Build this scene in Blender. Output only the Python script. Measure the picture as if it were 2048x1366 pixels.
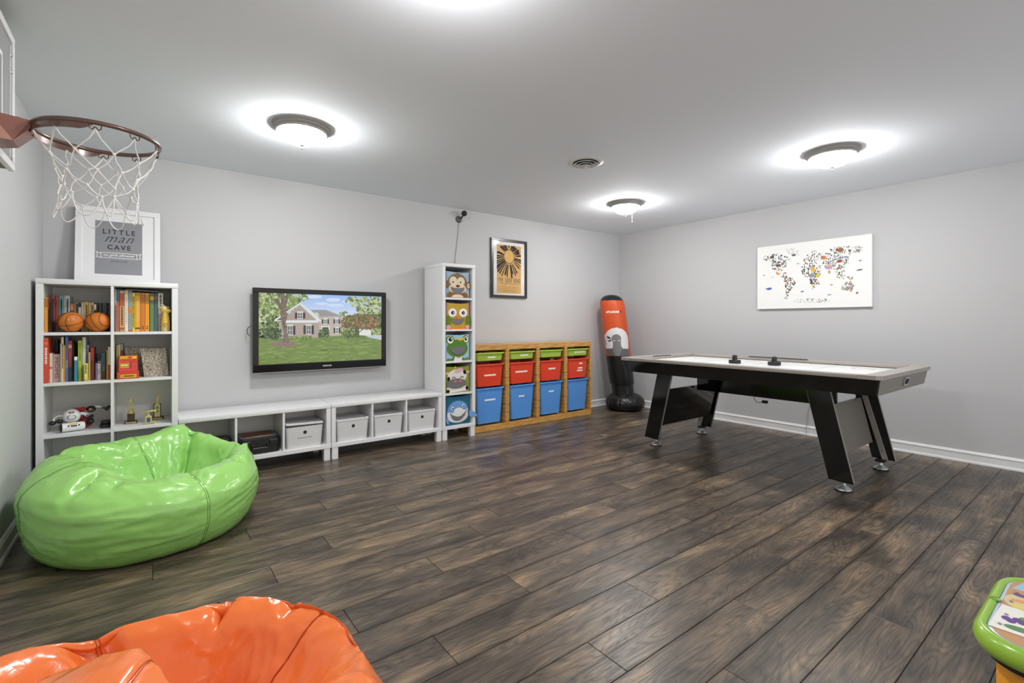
import bpy, bmesh, math, random
import numpy as np
from mathutils import Vector, Matrix, noise

# ------------------------------------------------------------------ clear
for o in list(bpy.data.objects):
    bpy.data.objects.remove(o, do_unlink=True)
scene = bpy.context.scene
COL = scene.collection
PI = math.pi
R = math.radians

# ------------------------------------------------------------------ camera
cam_d = bpy.data.cameras.new('camera')
cam_d.sensor_fit = 'HORIZONTAL'
cam_d.sensor_width = 36.0
cam_d.lens = 954.0 / 2048.0 * 36.0
cam_d.shift_y = -38.0 / 2048.0
cam_d.clip_start = 0.02
cam = bpy.data.objects.new('camera', cam_d)
cam.location = (0, 0, 1.15)
cam.rotation_euler = (R(90), 0, R(-37.2))
COL.objects.link(cam)
scene.camera = cam

# ------------------------------------------------------------------ world, exposure
world = bpy.data.worlds.new('world')
scene.world = world
world.use_nodes = True
world.node_tree.nodes['Background'].inputs[0].default_value = (1.0, 1.0, 1.0, 1)
world.node_tree.nodes['Background'].inputs[1].default_value = 1.6
scene.view_settings.view_transform = 'Standard'
scene.view_settings.look = 'None'
scene.view_settings.gamma = 1.0
scene.view_settings.use_curve_mapping = False
EXPOSURE = 0.0
scene.view_settings.exposure = EXPOSURE
LAMP_EMIT = 127.0          # glass bowls of the ceiling lamps (lights are made in the lamp builder)

# room box (metres; camera stands at x = y = 0)
XL, XR, YB, YF, ZC = -0.58, 5.355, 4.51, -2.10, 2.393

# ------------------------------------------------------------------ colour / material helpers
def lin(c):
    c = c / 255.0
    return c / 12.92 if c <= 0.04045 else ((c + 0.055) / 1.055) ** 2.4

def S(r, g, b):
    return (lin(r), lin(g), lin(b), 1.0)

MATS = {}
def mat(name, col, rough=0.5, metal=0.0, spec=0.5, coat=0.0, bump=0.0, bscale=200.0, var=0.0, vscale=3.0, emit=None, estr=0.0, trans=0.0, stretch=None):
    if name in MATS:
        return MATS[name]
    m = bpy.data.materials.new(name)
    m.use_nodes = True
    nt = m.node_tree
    b = nt.nodes['Principled BSDF']
    b.inputs['Base Color'].default_value = col
    b.inputs['Roughness'].default_value = rough
    b.inputs['Metallic'].default_value = metal
    b.inputs['Specular IOR Level'].default_value = spec
    b.inputs['Coat Weight'].default_value = coat
    b.inputs['Coat Roughness'].default_value = 0.08
    if trans:
        b.inputs['Transmission Weight'].default_value = trans
    if emit:
        b.inputs['Emission Color'].default_value = emit
        b.inputs['Emission Strength'].default_value = estr
    tc = nt.nodes.new('ShaderNodeTexCoord')
    src = tc.outputs['Object']
    if stretch:
        mp = nt.nodes.new('ShaderNodeMapping')
        mp.inputs['Scale'].default_value = stretch
        nt.links.new(src, mp.inputs['Vector'])
        src = mp.outputs['Vector']
    if var:
        n = nt.nodes.new('ShaderNodeTexNoise')
        n.inputs['Scale'].default_value = vscale
        n.inputs['Detail'].default_value = 5
        nt.links.new(src, n.inputs['Vector'])
        mx = nt.nodes.new('ShaderNodeMix')
        mx.data_type = 'RGBA'
        mx.inputs['A'].default_value = tuple(max(0, c * (1 - var)) for c in col[:3]) + (1,)
        mx.inputs['B'].default_value = tuple(min(1, c * (1 + var)) for c in col[:3]) + (1,)
        nt.links.new(n.outputs['Fac'], mx.inputs['Factor'])
        nt.links.new(mx.outputs['Result'], b.inputs['Base Color'])
    if bump:
        n2 = nt.nodes.new('ShaderNodeTexNoise')
        n2.inputs['Scale'].default_value = bscale
        n2.inputs['Detail'].default_value = 3
        nt.links.new(src, n2.inputs['Vector'])
        bp = nt.nodes.new('ShaderNodeBump')
        bp.inputs['Strength'].default_value = bump
        bp.inputs['Distance'].default_value = 0.002
        nt.links.new(n2.outputs['Fac'], bp.inputs['Height'])
        nt.links.new(bp.outputs['Normal'], b.inputs['Normal'])
    MATS[name] = m
    return m

def print_mat(name, rough=0.5, emit=0.0, spec=0.4):
    """flat ink: colour comes from the mesh's own colour attribute"""
    if name in MATS:
        return MATS[name]
    m = bpy.data.materials.new(name)
    m.use_nodes = True
    nt = m.node_tree
    b = nt.nodes['Principled BSDF']
    a = nt.nodes.new('ShaderNodeAttribute')
    a.attribute_name = 'Col'
    b.inputs['Roughness'].default_value = rough
    b.inputs['Specular IOR Level'].default_value = spec
    if emit:
        b.inputs['Base Color'].default_value = (0.005, 0.005, 0.005, 1)
        nt.links.new(a.outputs['Color'], b.inputs['Emission Color'])
        b.inputs['Emission Strength'].default_value = emit
    else:
        nt.links.new(a.outputs['Color'], b.inputs['Base Color'])
    MATS[name] = m
    return m

# ------------------------------------------------------------------ mesh builder
class MB:
    def __init__(self):
        self.v = []; self.f = []; self.m = []; self.c = []
    def add(self, vs, fs, mi=0, M=None, col=None):
        o = len(self.v)
        if M is not None:
            vs = [M @ Vector(p) for p in vs]
        self.v += [tuple(p) for p in vs]
        for f in fs:
            self.f.append(tuple(i + o for i in f)); self.m.append(mi); self.c.append(col)
        return self
    def box(self, x0, x1, y0, y1, z0, z1, bev=0.0, mi=0, M=None, col=None, seg=1):
        if bev <= 0:
            vs = [(x0,y0,z0),(x1,y0,z0),(x1,y1,z0),(x0,y1,z0),(x0,y0,z1),(x1,y0,z1),(x1,y1,z1),(x0,y1,z1)]
            fs = [(0,3,2,1),(4,5,6,7),(0,1,5,4),(1,2,6,5),(2,3,7,6),(3,0,4,7)]
            return self.add(vs, fs, mi, M, col)
        bm = bmesh.new()
        bmesh.ops.create_cube(bm, size=1.0)
        for q in bm.verts:
            q.co = Vector(((x0+x1)/2 + q.co.x*(x1-x0), (y0+y1)/2 + q.co.y*(y1-y0), (z0+z1)/2 + q.co.z*(z1-z0)))
        b = min(bev, 0.49*min(abs(x1-x0), abs(y1-y0), abs(z1-z0)))
        bmesh.ops.bevel(bm, geom=bm.edges[:], offset=b, segments=seg, affect='EDGES', profile=0.5)
        bm.verts.index_update()
        vs = [tuple(q.co) for q in bm.verts]
        fs = [tuple(q.index for q in f.verts) for f in bm.faces]
        bm.free()
        return self.add(vs, fs, mi, M, col)
    def prism(self, poly, a0, a1, axis='Z', mi=0, M=None, col=None, side_col=None):
        """poly = 2D outline; extruded along axis from a0 to a1.  X: (y,z)  Y: (x,z)  Z: (x,y)"""
        n = len(poly)
        def P(p, a):
            if axis == 'X': return (a, p[0], p[1])
            if axis == 'Y': return (p[0], a, p[1])
            return (p[0], p[1], a)
        area = sum(poly[i][0]*poly[(i+1)%n][1] - poly[(i+1)%n][0]*poly[i][1] for i in range(n))
        vs = [P(p, a0) for p in poly] + [P(p, a1) for p in poly]
        fs = [tuple(range(n))[::-1], tuple(range(n, 2*n))]
        fs += [(i, (i+1) % n, n + (i+1) % n, n + i) for i in range(n)]
        flip = (area < 0) ^ (axis == 'Y') ^ (a1 < a0)
        if flip: fs = [f[::-1] for f in fs]
        return self.add(vs, fs, mi, M, col)
    def lathe(self, prof, n=32, M=None, mi=0, col=None, mod=None):
        """prof = [(r,z)...]; revolved about Z"""
        vs = []; fs = []; rows = []
        for (r, z) in prof:
            if r < 1e-6:
                rows.append([len(vs)]); vs.append((0, 0, z))
            else:
                row = []
                for i in range(n):
                    a = 2*PI*i/n
                    rr = mod(r, z, a) if mod else r
                    row.append(len(vs)); vs.append((rr*math.cos(a), rr*math.sin(a), z))
                rows.append(row)
        for k in range(len(rows)-1):
            a, b = rows[k], rows[k+1]
            if len(a) == 1 and len(b) == 1: continue
            for i in range(n):
                j = (i+1) % n
                if len(a) == 1: fs.append((a[0], b[j], b[i]))
                elif len(b) == 1: fs.append((a[i], a[j], b[0]))
                else: fs.append((a[i], a[j], b[j], b[i]))
        return self.add(vs, fs, mi, M, col)
    def tube(self, pts, r, n=8, closed=False, mi=0, M=None, col=None, cap=True):
        pts = [Vector(p) for p in pts]
        k = len(pts)
        rs = r if isinstance(r, (list, tuple)) else [r]*k
        vs = []; fs = []
        up = None
        for i in range(k):
            if closed: t = pts[(i+1) % k] - pts[i-1]
            else: t = pts[min(i+1, k-1)] - pts[max(i-1, 0)]
            if t.length < 1e-9: t = Vector((0, 0, 1))
            t.normalize()
            if up is None:
                up = Vector((0, 0, 1)) if abs(t.z) < 0.9 else Vector((1, 0, 0))
            s = t.cross(up)
            if s.length < 1e-6: s = t.cross(Vector((1, 0, 0)))
            s.normalize(); up = s.cross(t).normalized()
            for j in range(n):
                a = 2*PI*j/n
                vs.append(pts[i] + (s*math.cos(a) + up*math.sin(a))*rs[i])
        m = k if closed else k-1
        for i in range(m):
            for j in range(n):
                a = i*n + j; b = i*n + (j+1) % n
                c = ((i+1) % k)*n + (j+1) % n; d = ((i+1) % k)*n + j
                fs.append((a, d, c, b))
        if not closed and cap:
            fs.append(tuple(range(n))); fs.append(tuple(range((k-1)*n, k*n))[::-1])
        return self.add(vs, fs, mi, M, col)
    def ell(self, c, r, nu=20, nv=12, mi=0, M=None, col=None):
        prof = [(math.sin(PI*i/nv), -math.cos(PI*i/nv)) for i in range(nv+1)]
        prof[0] = (0, -1); prof[-1] = (0, 1)
        T = Matrix.Translation(c) @ Matrix.Diagonal((r[0], r[1], r[2], 1))
        if M is not None: T = M @ T
        return self.lathe(prof, nu, T, mi, col)
    def loft(self, rings, mi=0, M=None, cap0=True, cap1=True, col=None):
        n = len(rings[0]); vs = [p for r in rings for p in r]; fs = []
        for k in range(len(rings)-1):
            for i in range(n):
                j = (i+1) % n
                fs.append((k*n+i, k*n+j, (k+1)*n+j, (k+1)*n+i))
        if cap0: fs.append(tuple(range(n))[::-1])
        if cap1: fs.append(tuple(range((len(rings)-1)*n, len(rings)*n)))
        return self.add(vs, fs, mi, M, col)
    def build(self, name, m, parent=None, smooth=35, loc=None):
        me = bpy.data.meshes.new(name)
        me.from_pydata(self.v, [], self.f)
        ms = m if isinstance(m, (list, tuple)) else [m]
        for x in ms: me.materials.append(x)
        if len(ms) > 1:
            me.polygons.foreach_set('material_index', self.m)
        if any(c is not None for c in self.c):
            at = me.color_attributes.new('Col', 'FLOAT_COLOR', 'CORNER')
            d = []
            for f, c in zip(self.f, self.c):
                c = c or (0.5, 0.5, 0.5, 1)
                d += list(c)*len(f)
            at.data.foreach_set('color', d)
        me.update()
        if smooth:
            me.polygons.foreach_set('use_smooth', [True]*len(me.polygons))
            me.set_sharp_from_angle(angle=R(smooth))
        o = bpy.data.objects.new(name, me)
        COL.objects.link(o)
        if parent: o.parent = parent
        if loc: o.location = loc
        return o

def tag(o, label, cat, group=None):
    o['label'] = label; o['category'] = cat
    if group: o['group'] = group
    return o

def thing(name, label, cat, loc=(0, 0, 0), rz=0.0, group=None):
    o = bpy.data.objects.new(name, None)
    o.empty_display_size = 0.05
    COL.objects.link(o)
    o.location = loc; o.rotation_euler = (0, 0, rz)
    return tag(o, label, cat, group)

def struct(o):
    o['kind'] = 'structure'
    return o

def dup(root, loc=None, rz=None, label=None):
    r = root.copy(); COL.objects.link(r)
    if loc is not None: r.location = loc
    if rz is not None: r.rotation_euler = (0, 0, rz)
    if label: r['label'] = label
    for ch in list(root.children):
        c = ch.copy(); COL.objects.link(c); c.parent = r
        for g in list(ch.children):
            d = g.copy(); COL.objects.link(d); d.parent = c
    return r

# ------------------------------------------------------------------ text and flat print
_TX = {}
def text_shape(s, shear=0.0, bold=0.0, space=1.0):
    key = (s, shear, bold, space)
    if key in _TX: return _TX[key]
    cu = bpy.data.curves.new('lettering', 'FONT')
    cu.body = s; cu.size = 1.0; cu.shear = shear; cu.offset = bold; cu.space_character = space
    cu.resolution_u = 2; cu.fill_mode = 'FRONT'
    ob = bpy.data.objects.new('lettering', cu)
    COL.objects.link(ob)
    bpy.context.view_layer.update()
    dg = bpy.context.evaluated_depsgraph_get()
    me = bpy.data.meshes.new_from_object(ob.evaluated_get(dg))
    vs = [(v.co.x, v.co.y) for v in me.vertices]
    fs = [tuple(p.vertices) for p in me.polygons]
    bpy.data.objects.remove(ob, do_unlink=True)
    bpy.data.curves.remove(cu); bpy.data.meshes.remove(me)
    if vs:
        x0 = min(p[0] for p in vs); x1 = max(p[0] for p in vs); y0 = min(p[1] for p in vs); y1 = max(p[1] for p in vs)
    else:
        x0 = x1 = y0 = y1 = 0
    _TX[key] = (vs, fs, (x0, x1, y0, y1))
    return _TX[key]

class PR(MB):
    """flat print: 2D shapes (u,v) placed by a mapping function (u,v,h)->xyz, h = lift off the sheet"""
    def __init__(self, mp, step=0.00012, conv=None):
        super().__init__()
        self.mp = mp; self.h = step; self.step = step; self.conv = conv
    def shp(self, pts, fs, col, lift=None):
        if lift is None:
            self.h += self.step; lift = self.h
        vs = []
        for p in pts:
            q = self.conv(p) if self.conv else p
            vs.append(self.mp(q[0], q[1], lift))
        # keep all faces pointing the same way
        return self.add(vs, fs, 0, None, col)
    def poly(self, pts, col, lift=None):
        a = sum(pts[i][0]*pts[(i+1) % len(pts)][1] - pts[(i+1) % len(pts)][0]*pts[i][1] for i in range(len(pts)))
        if a < 0: pts = pts[::-1]
        return self.shp(pts, [tuple(range(len(pts)))], col, lift)
    def rect(self, x0, y0, x1, y1, col, lift=None):
        return self.poly([(x0, y0), (x1, y0), (x1, y1), (x0, y1)], col, lift)
    def ell2(self, cx, cy, rx, ry, col, rot=0.0, n=20, a0=0.0, a1=2*PI, lift=None):
        c, s = math.cos(rot), math.sin(rot); pts = []
        full = abs(a1-a0) > 6.2
        k = n if full else n+1
        for i in range(k):
            a = a0 + (a1-a0)*i/n
            x, y = rx*math.cos(a), ry*math.sin(a)
            pts.append((cx + x*c - y*s, cy + x*s + y*c))
        return self.poly(pts, col, lift)
    def line(self, pts, w, col, closed=False, lift=None):
        if lift is None:
            self.h += self.step; lift = self.h
        n = len(pts); m = n if closed else n-1
        for i in range(m):
            a = pts[i]; b = pts[(i+1) % n]
            dx, dy = b[0]-a[0], b[1]-a[1]; l = math.hypot(dx, dy) or 1e-9
            ex, ey = dx/l*w*0.3, dy/l*w*0.3
            nx, ny = -dy/l*w/2, dx/l*w/2
            self.poly([(a[0]-ex-nx, a[1]-ey-ny), (b[0]+ex-nx, b[1]+ey-ny), (b[0]+ex+nx, b[1]+ey+ny), (a[0]-ex+nx, a[1]-ey+ny)], col, lift)
    def text(self, s, cx, cy, w, h, col, shear=0.0, bold=0.0, space=1.0, rot=0.0, flipv=False, lift=None):
        """fit the lettering into a box w x h centred at cx,cy"""
        vs, fs, (x0, x1, y0, y1) = text_shape(s, shear, bold, space)
        if not vs: return
        c, sn = math.cos(rot), math.sin(rot)
        pts = []
        for x, y in vs:
            X = ((x-x0)/(x1-x0)-0.5)*w; Y = ((y-y0)/(y1-y0)-0.5)*h*(-1 if flipv else 1)
            pts.append((cx + X*c - Y*sn, cy + X*sn + Y*c))
        self.shp(pts, fs, col, lift)
    def out(self, name, parent, m=None):
        return self.build(name, m or print_mat('ink'), parent, smooth=0)

def homog(quad):
    """sketch coordinates (TL,TR,BR,BL) -> unit square (0,1),(1,1),(1,0),(0,0)"""
    dst = [(0, 1), (1, 1), (1, 0), (0, 0)]
    A = []; b = []
    for (x, y), (u, v) in zip(quad, dst):
        A.append([x, y, 1, 0, 0, 0, -u*x, -u*y]); b.append(u)
        A.append([0, 0, 0, x, y, 1, -v*x, -v*y]); b.append(v)
    hh = np.linalg.solve(np.array(A, float), np.array(b, float))
    def f(p):
        d = hh[6]*p[0] + hh[7]*p[1] + 1
        return ((hh[0]*p[0] + hh[1]*p[1] + hh[2])/d, (hh[3]*p[0] + hh[4]*p[1] + hh[5])/d)
    return f

def plane_map(o, u, v, n):
    o, u, v, n = Vector(o), Vector(u), Vector(v), Vector(n)
    return lambda a, b, h: tuple(o + u*a + v*b + n*h)

def dashes(pr, x0, x1, y, h, col, rng, k=5):
    """illegible small print: a row of uneven marks"""
    x = x0
    while x < x1:
        w = (x1-x0)/k*rng.uniform(0.4, 0.9)
        pr.rect(x, y-h/2, min(x+w, x1), y+h/2, col, lift=pr.h)
        x += w*1.35

# ------------------------------------------------------------------ shared materials
M_wall = mat('wall_paint', S(193, 193, 194), 0.75, bump=0.06, bscale=350, spec=0.25)
M_ceil = mat('ceiling_paint', S(234, 238, 244), 0.85, bump=0.05, bscale=250, spec=0.2)
M_trim = mat('trim_paint', S(232, 232, 232), 0.4)
M_white = mat('white_laminate', S(228, 228, 229), 0.35, bump=0.02, bscale=60)
M_whitem = mat('white_matt_board', S(226, 224, 218), 0.55)
M_box = mat('white_plastic', S(214, 214, 214), 0.42)
M_black = mat('black_plastic', S(22, 22, 23), 0.35)
M_gloss = mat('black_gloss', S(9, 9, 9), 0.1, spec=0.6)
M_rubber = mat('black_rubber', S(18, 18, 18), 0.6)
M_alu = mat('brushed_aluminium', S(150, 146, 140), 0.4, metal=0.25, bump=0.02, bscale=80)
M_silver = mat('silver_laminate', S(158, 152, 145), 0.38, bump=0.02, bscale=90)
M_steel = mat('steel', S(185, 187, 186), 0.3, metal=0.7)
M_ink = print_mat('ink', 0.55)
M_page = mat('book_pages', S(214, 206, 188), 0.8, bump=0.1, bscale=300)
M_glassy = mat('ink_glossy', S(200, 200, 200), 0.2)
# ================================================================== ROOM
def plank_material():
    m = bpy.data.materials.new('dark_oak_plank')
    m.use_nodes = True
    nt = m.node_tree; N = nt.nodes; L = nt.links
    b = N['Principled BSDF']
    tc = N.new('ShaderNodeTexCoord'); oi = N.new('ShaderNodeObjectInfo')
    comb = N.new('ShaderNodeCombineXYZ')
    def math_(op, a, bb=None):
        q = N.new('ShaderNodeMath'); q.operation = op
        for i, x in enumerate((a, bb)):
            if x is None: continue
            if isinstance(x, (int, float)): q.inputs[i].default_value = x
            else: L.new(x, q.inputs[i])
        return q.outputs[0]
    L.new(math_('MULTIPLY', oi.outputs['Random'], 37.0), comb.inputs[0])
    L.new(math_('MULTIPLY', oi.outputs['Random'], 91.0), comb.inputs[1])
    L.new(math_('MULTIPLY', oi.outputs['Random'], 13.0), comb.inputs[2])
    add = N.new('ShaderNodeVectorMath'); add.operation = 'ADD'
    L.new(tc.outputs['Object'], add.inputs[0]); L.new(comb.outputs[0], add.inputs[1])
    def mapping(sx, sy, sz):
        q = N.new('ShaderNodeMapping'); q.inputs['Scale'].default_value = (sx, sy, sz)
        L.new(add.outputs[0], q.inputs['Vector']); return q.outputs['Vector']
    def noise_(vec, scale, detail=4, rough=0.55, dist=0.0):
        q = N.new('ShaderNodeTexNoise'); q.inputs['Scale'].default_value = scale
        q.inputs['Detail'].default_value = detail; q.inputs['Roughness'].default_value = rough
        q.inputs['Distortion'].default_value = dist
        L.new(vec, q.inputs['Vector']); return q.outputs['Fac']
    def ramp(fac, stops):
        q = N.new('ShaderNodeValToRGB')
        e = q.color_ramp.elements
        while len(e) < len(stops): e.new(0.5)
        for el, (p, c) in zip(e, stops): el.position = p; el.color = c
        L.new(fac, q.inputs['Fac']); return q.outputs['Color']
    def mix(mode, fac, a, c):
        q = N.new('ShaderNodeMix'); q.data_type = 'RGBA'; q.blend_type = mode
        if isinstance(fac, (int, float)): q.inputs['Factor'].default_value = fac
        else: L.new(fac, q.inputs['Factor'])
        for nm, x in (('A', a), ('B', c)):
            if isinstance(x, tuple): q.inputs[nm].default_value = x
            else: L.new(x, q.inputs[nm])
        return q.outputs['Result']
    # patches: where the stain took darker or lighter
    patch = noise_(mapping(2.2, 7.0, 1), 1.3, 5, 0.6, 0.3)
    base = ramp(patch, [(0.28, S(64, 57, 51)), (0.45, S(98, 88, 77)), (0.58, S(126, 111, 94)), (0.74, S(170, 146, 114))])
    # cathedral figure: contour lines of a slow noise
    figure = noise_(mapping(0.95, 7.5, 1), 1.0, 2.0, 0.4, 0.2)
    rings = math_('FRACT', math_('MULTIPLY', figure, 30.0))
    tri = math_('ABSOLUTE', math_('SUBTRACT', rings, 0.5))
    ringc = ramp(tri, [(0.0, (0.34, 0.33, 0.32, 1)), (0.20, (0.78, 0.77, 0.76, 1)), (0.5, (1.0, 1.0, 1.0, 1))])
    # fine pores along the plank
    fib = noise_(mapping(3.5, 105, 1), 1.0, 3, 0.7)
    fibc = ramp(fib, [(0.34, (0.46, 0.45, 0.44, 1)), (0.58, (1.08, 1.07, 1.06, 1))])
    c1 = mix('MULTIPLY', 0.75, base, ringc)
    c2 = mix('MULTIPLY', 0.75, c1, fibc)
    # each board a little different
    tint = ramp(oi.outputs['Random'], [(0.0, (0.72, 0.72, 0.74, 1)), (0.5, (0.95, 0.94, 0.93, 1)), (1.0, (1.28, 1.2, 1.1, 1))])
    tint_f = N.new('ShaderNodeTexWhiteNoise'); tint_f.noise_dimensions = '1D'
    L.new(math_('MULTIPLY', oi.outputs['Random'], 731.0), tint_f.inputs['W'])
    tint = ramp(tint_f.outputs['Value'], [(0.0, (0.74, 0.74, 0.76, 1)), (0.5, (0.94, 0.93, 0.92, 1)), (1.0, (1.22, 1.16, 1.08, 1))])
    c3 = mix('MULTIPLY', 1.0, c2, tint)
    # darkened board edges
    sep = N.new('ShaderNodeSeparateXYZ'); L.new(tc.outputs['Object'], sep.inputs[0])
    edge = math_('MULTIPLY', math_('ABSOLUTE', sep.outputs[1]), 1/0.0912)
    edge = math_('ADD', edge, math_('MULTIPLY', math_('SUBTRACT', noise_(mapping(6, 6, 1), 1.0), 0.5), 0.25))
    ec = ramp(edge, [(0.80, (1, 1, 1, 1)), (1.0, (0.45, 0.44, 0.44, 1))])
    c4 = mix('MULTIPLY', 0.8, c3, ec)
    L.new(c4, b.inputs['Base Color'])
    rr = ramp(fib, [(0.3, (0.42, 0.42, 0.42, 1)), (0.7, (0.30, 0.30, 0.30, 1))])
    L.new(rr, b.inputs['Roughness'])
    b.inputs['Specular IOR Level'].default_value = 0.5
    bp = N.new('ShaderNodeBump'); bp.inputs['Strength'].default_value = 0.22; bp.inputs['Distance'].default_value = 0.0015
    L.new(math_('ADD', math_('MULTIPLY', fib, 0.6), math_('MULTIPLY', tri, 0.5)), bp.inputs['Height'])
    L.new(bp.outputs['Normal'], b.inputs['Normal'])
    return m

M_plank = plank_material()
M_sub = mat('floor_joint', S(26, 23, 21), 0.7)
T = 0.12
fl = struct(MB().box(XL-T, XR+T, YF-T, YB+T, -0.12, -0.006).build('floor', M_sub, smooth=0))
PW, PLN = 0.1825, 1.21
JOINT = {0: 2.266, 1: 2.731, 2: 1.935, 3: 2.463, 4: 1.677, 5: 2.037, 6: 2.501, 7: 1.827, 8: 2.286, 9: 2.645, 10: 1.66,
         11: 1.95, 12: 2.43, 13: 1.635, 14: 2.076, 15: 2.45, 16: 1.646, 17: 1.012, 18: 1.441}
rng = random.Random(4)
plank_cache = {}
def plank_mesh(w, d):
    key = (round(w, 4), round(d, 4))
    if key in plank_cache: return plank_cache[key]
    g, c, t = 0.0009, 0.0016, 0.010
    hx, hy = w/2-g, d/2-g
    vs = [(-hx, -hy, -t), (hx, -hy, -t), (hx, hy, -t), (-hx, hy, -t),
          (-hx, -hy, -c), (hx, -hy, -c), (hx, hy, -c), (-hx, hy, -c),
          (-hx+c, -hy+c, 0), (hx-c, -hy+c, 0), (hx-c, hy-c, 0), (-hx+c, hy-c, 0)]
    fs = [(0, 3, 2, 1), (8, 9, 10, 11)]
    for a, b2 in ((0, 4), (4, 8)):
        for i in range(4):
            j = (i+1) % 4
            fs.append((a+i, a+j, b2+j, b2+i))
    me = bpy.data.meshes.new('plank'); me.from_pydata(vs, [], fs); me.materials.append(M_plank); me.update()
    plank_cache[key] = me
    return me
k = -24
while True:
    y0 = 0.474 + PW*k; y1 = y0 + PW
    if y0 > YB: break
    if y1 > YF:
        j = JOINT.get(k, rng.uniform(0, PLN))
        x = j - math.ceil((j-XL)/PLN)*PLN
        while x < XR:
            a, b_ = max(x, XL), min(x+PLN, XR)
            ya, yb = max(y0, YF), min(y1, YB)
            if b_-a > 0.03 and yb-ya > 0.02:
                o = bpy.data.objects.new('plank', plank_mesh(b_-a, yb-ya))
                COL.objects.link(o); o.parent = fl
                o.location = ((a+b_)/2, (ya+yb)/2, 0)
            x += PLN
    k += 1

struct(MB().box(XL-T, XR+T, YF-T, YB+T, ZC, ZC+0.12).build('ceiling', M_ceil, smooth=0))
struct(MB().box(XL-T, XR+T, YB, YB+T, -0.006, ZC).build('wall_back', M_wall, smooth=0))
struct(MB().box(XR, XR+T, YF, YB, -0.006, ZC).build('wall_right', M_wall, smooth=0))
struct(MB().box(XL-T, XL, YF, YB, -0.006, ZC).build('wall_left', M_wall, smooth=0))

# baseboards with a cap moulding and a shoe strip; profile (out from wall, height)
BP = [(0, 0), (0.021, 0), (0.021, 0.008), (0.019, 0.015), (0.014, 0.019), (0.012, 0.020), (0.012, 0.070), (0.016, 0.074),
      (0.016, 0.080), (0.012, 0.085), (0.010, 0.091), (0.006, 0.095), (0, 0.096)]
struct(MB().prism([(YB-d, z) for d, z in BP], XL, XR, 'X').build('baseboard_back', M_trim, smooth=25))
struct(MB().prism([(XR-d, z) for d, z in BP], YF+0.021, YB-0.021, 'Y').build('baseboard_right', M_trim, smooth=25))
struct(MB().prism([(XL+d, z) for d, z in BP], YF+0.021, YB-0.021, 'Y').build('baseboard_left', M_trim, smooth=25))

# ================================================================== CEILING LAMPS
M_ring = mat('brushed_nickel_ring', S(150, 148, 144), 0.45, metal=0.3)
M_bowl = mat('lit_glass_bowl', S(250, 249, 246), 0.3, emit=(1.0, 0.995, 0.985, 1), estr=LAMP_EMIT)
def lamp(loc, label):
    t = thing('ceiling_lamp', label, 'lamp', loc, group='ceiling lamps')
    MB().lathe([(0.0, 0.0), (0.175, 0.0), (0.176, -0.006), (0.173, -0.011), (0.167, -0.013), (0.167, -0.018), (0.162, -0.026),
                (0.154, -0.031), (0.153, -0.038), (0.149, -0.042), (0.143, -0.041), (0.139, -0.030), (0.132, -0.020), (0.0, -0.018)], 56).build('mounting_ring', M_ring, t, smooth=30)
    prof = [(0.129, -0.022), (0.130, -0.034)]
    for i in range(1, 13):
        a = PI/2*i/12
        prof.append((0.130*math.cos(a)**0.9 if i < 12 else 0.0, -0.034-0.080*math.sin(a)))
    MB().lathe(prof, 56).build('glass_bowl', M_bowl, t, smooth=60)
    MB().lathe([(0.0, -0.112), (0.013, -0.114), (0.014, -0.118), (0.009, -0.122), (0.004, -0.124), (0.004, -0.129), (0.0065, -0.133), (0.0065, -0.138), (0.003, -0.142), (0.0, -0.143)], 20).build('finial', mat('finial_bronze', S(96, 94, 90), 0.4, metal=0.5), t, smooth=40)
    return t
l0 = lamp((0.77, 3.225, ZC), 'round flush ceiling lamp with glowing bowl above the television side')
dup(l0, (3.95, 3.245, ZC), label='round flush ceiling lamp with a short pull cord, nearest the far corner')
dup(l0, (3.95, 1.355, ZC), label='round flush ceiling lamp above the near end of the air hockey table')
dup(l0, (0.77, 1.355, ZC), label='round flush ceiling lamp just above the top edge of the picture')
pc = MB().tube([(0, 0, 0), (0.001, 0, -0.04), (0, 0, -0.095)], 0.0008, 6)
pc.ell((0, 0, -0.098), (0.0025, 0.0025, 0.005), 10, 6)
o = pc.build('pull_cord', M_whitem, smooth=50, loc=(4.02, 3.235, ZC-0.165))
tag(o, 'thin white pull cord hanging below the lamp nearest the far corner', 'cord')
o.location = (4.0, 3.2, ZC-0.098)

# round ceiling air diffuser
t = thing('air_vent', 'round white stepped ceiling air diffuser between the lamps', 'vent', (2.69, 2.60, ZC))
M_ventd = mat('vent_shadow_gap', S(30, 30, 30), 0.8)
M_ventw = mat('vent_enamel', S(205, 205, 203), 0.45)
MB().lathe([(0.0, -0.001), (0.10, -0.001), (0.10, -0.004), (0.0, -0.004)], 40).build('duct_opening', M_ventd, t)
MB().lathe([(0.098, -0.004), (0.135, 0.0), (0.136, -0.004), (0.130, -0.007), (0.112, -0.012), (0.096, -0.008), (0.098, -0.004)], 48).build('outer_flange', M_ventw, t, smooth=25)
for r0, z0 in ((0.092, -0.014), (0.066, -0.022)):
    MB().lathe([(r0-0.022, z0+0.010), (r0, z0-0.004), (r0+0.002, z0-0.007), (r0-0.001, z0-0.008), (r0-0.024, z0+0.007), (r0-0.022, z0+0.010)], 48).build('cone_ring', M_ventw, t, smooth=25)
MB().lathe([(0.0, -0.016), (0.040, -0.030), (0.042, -0.033), (0.038, -0.034), (0.0, -0.026)], 40).build('centre_cone', M_ventw, t, smooth=25)
MB().lathe([(0.0, -0.02), (0.004, -0.02), (0.004, -0.042), (0.013, -0.044), (0.014, -0.048), (0.008, -0.051), (0.0, -0.051)], 20).build('damper_knob', M_ventw, t, smooth=30)

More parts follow.
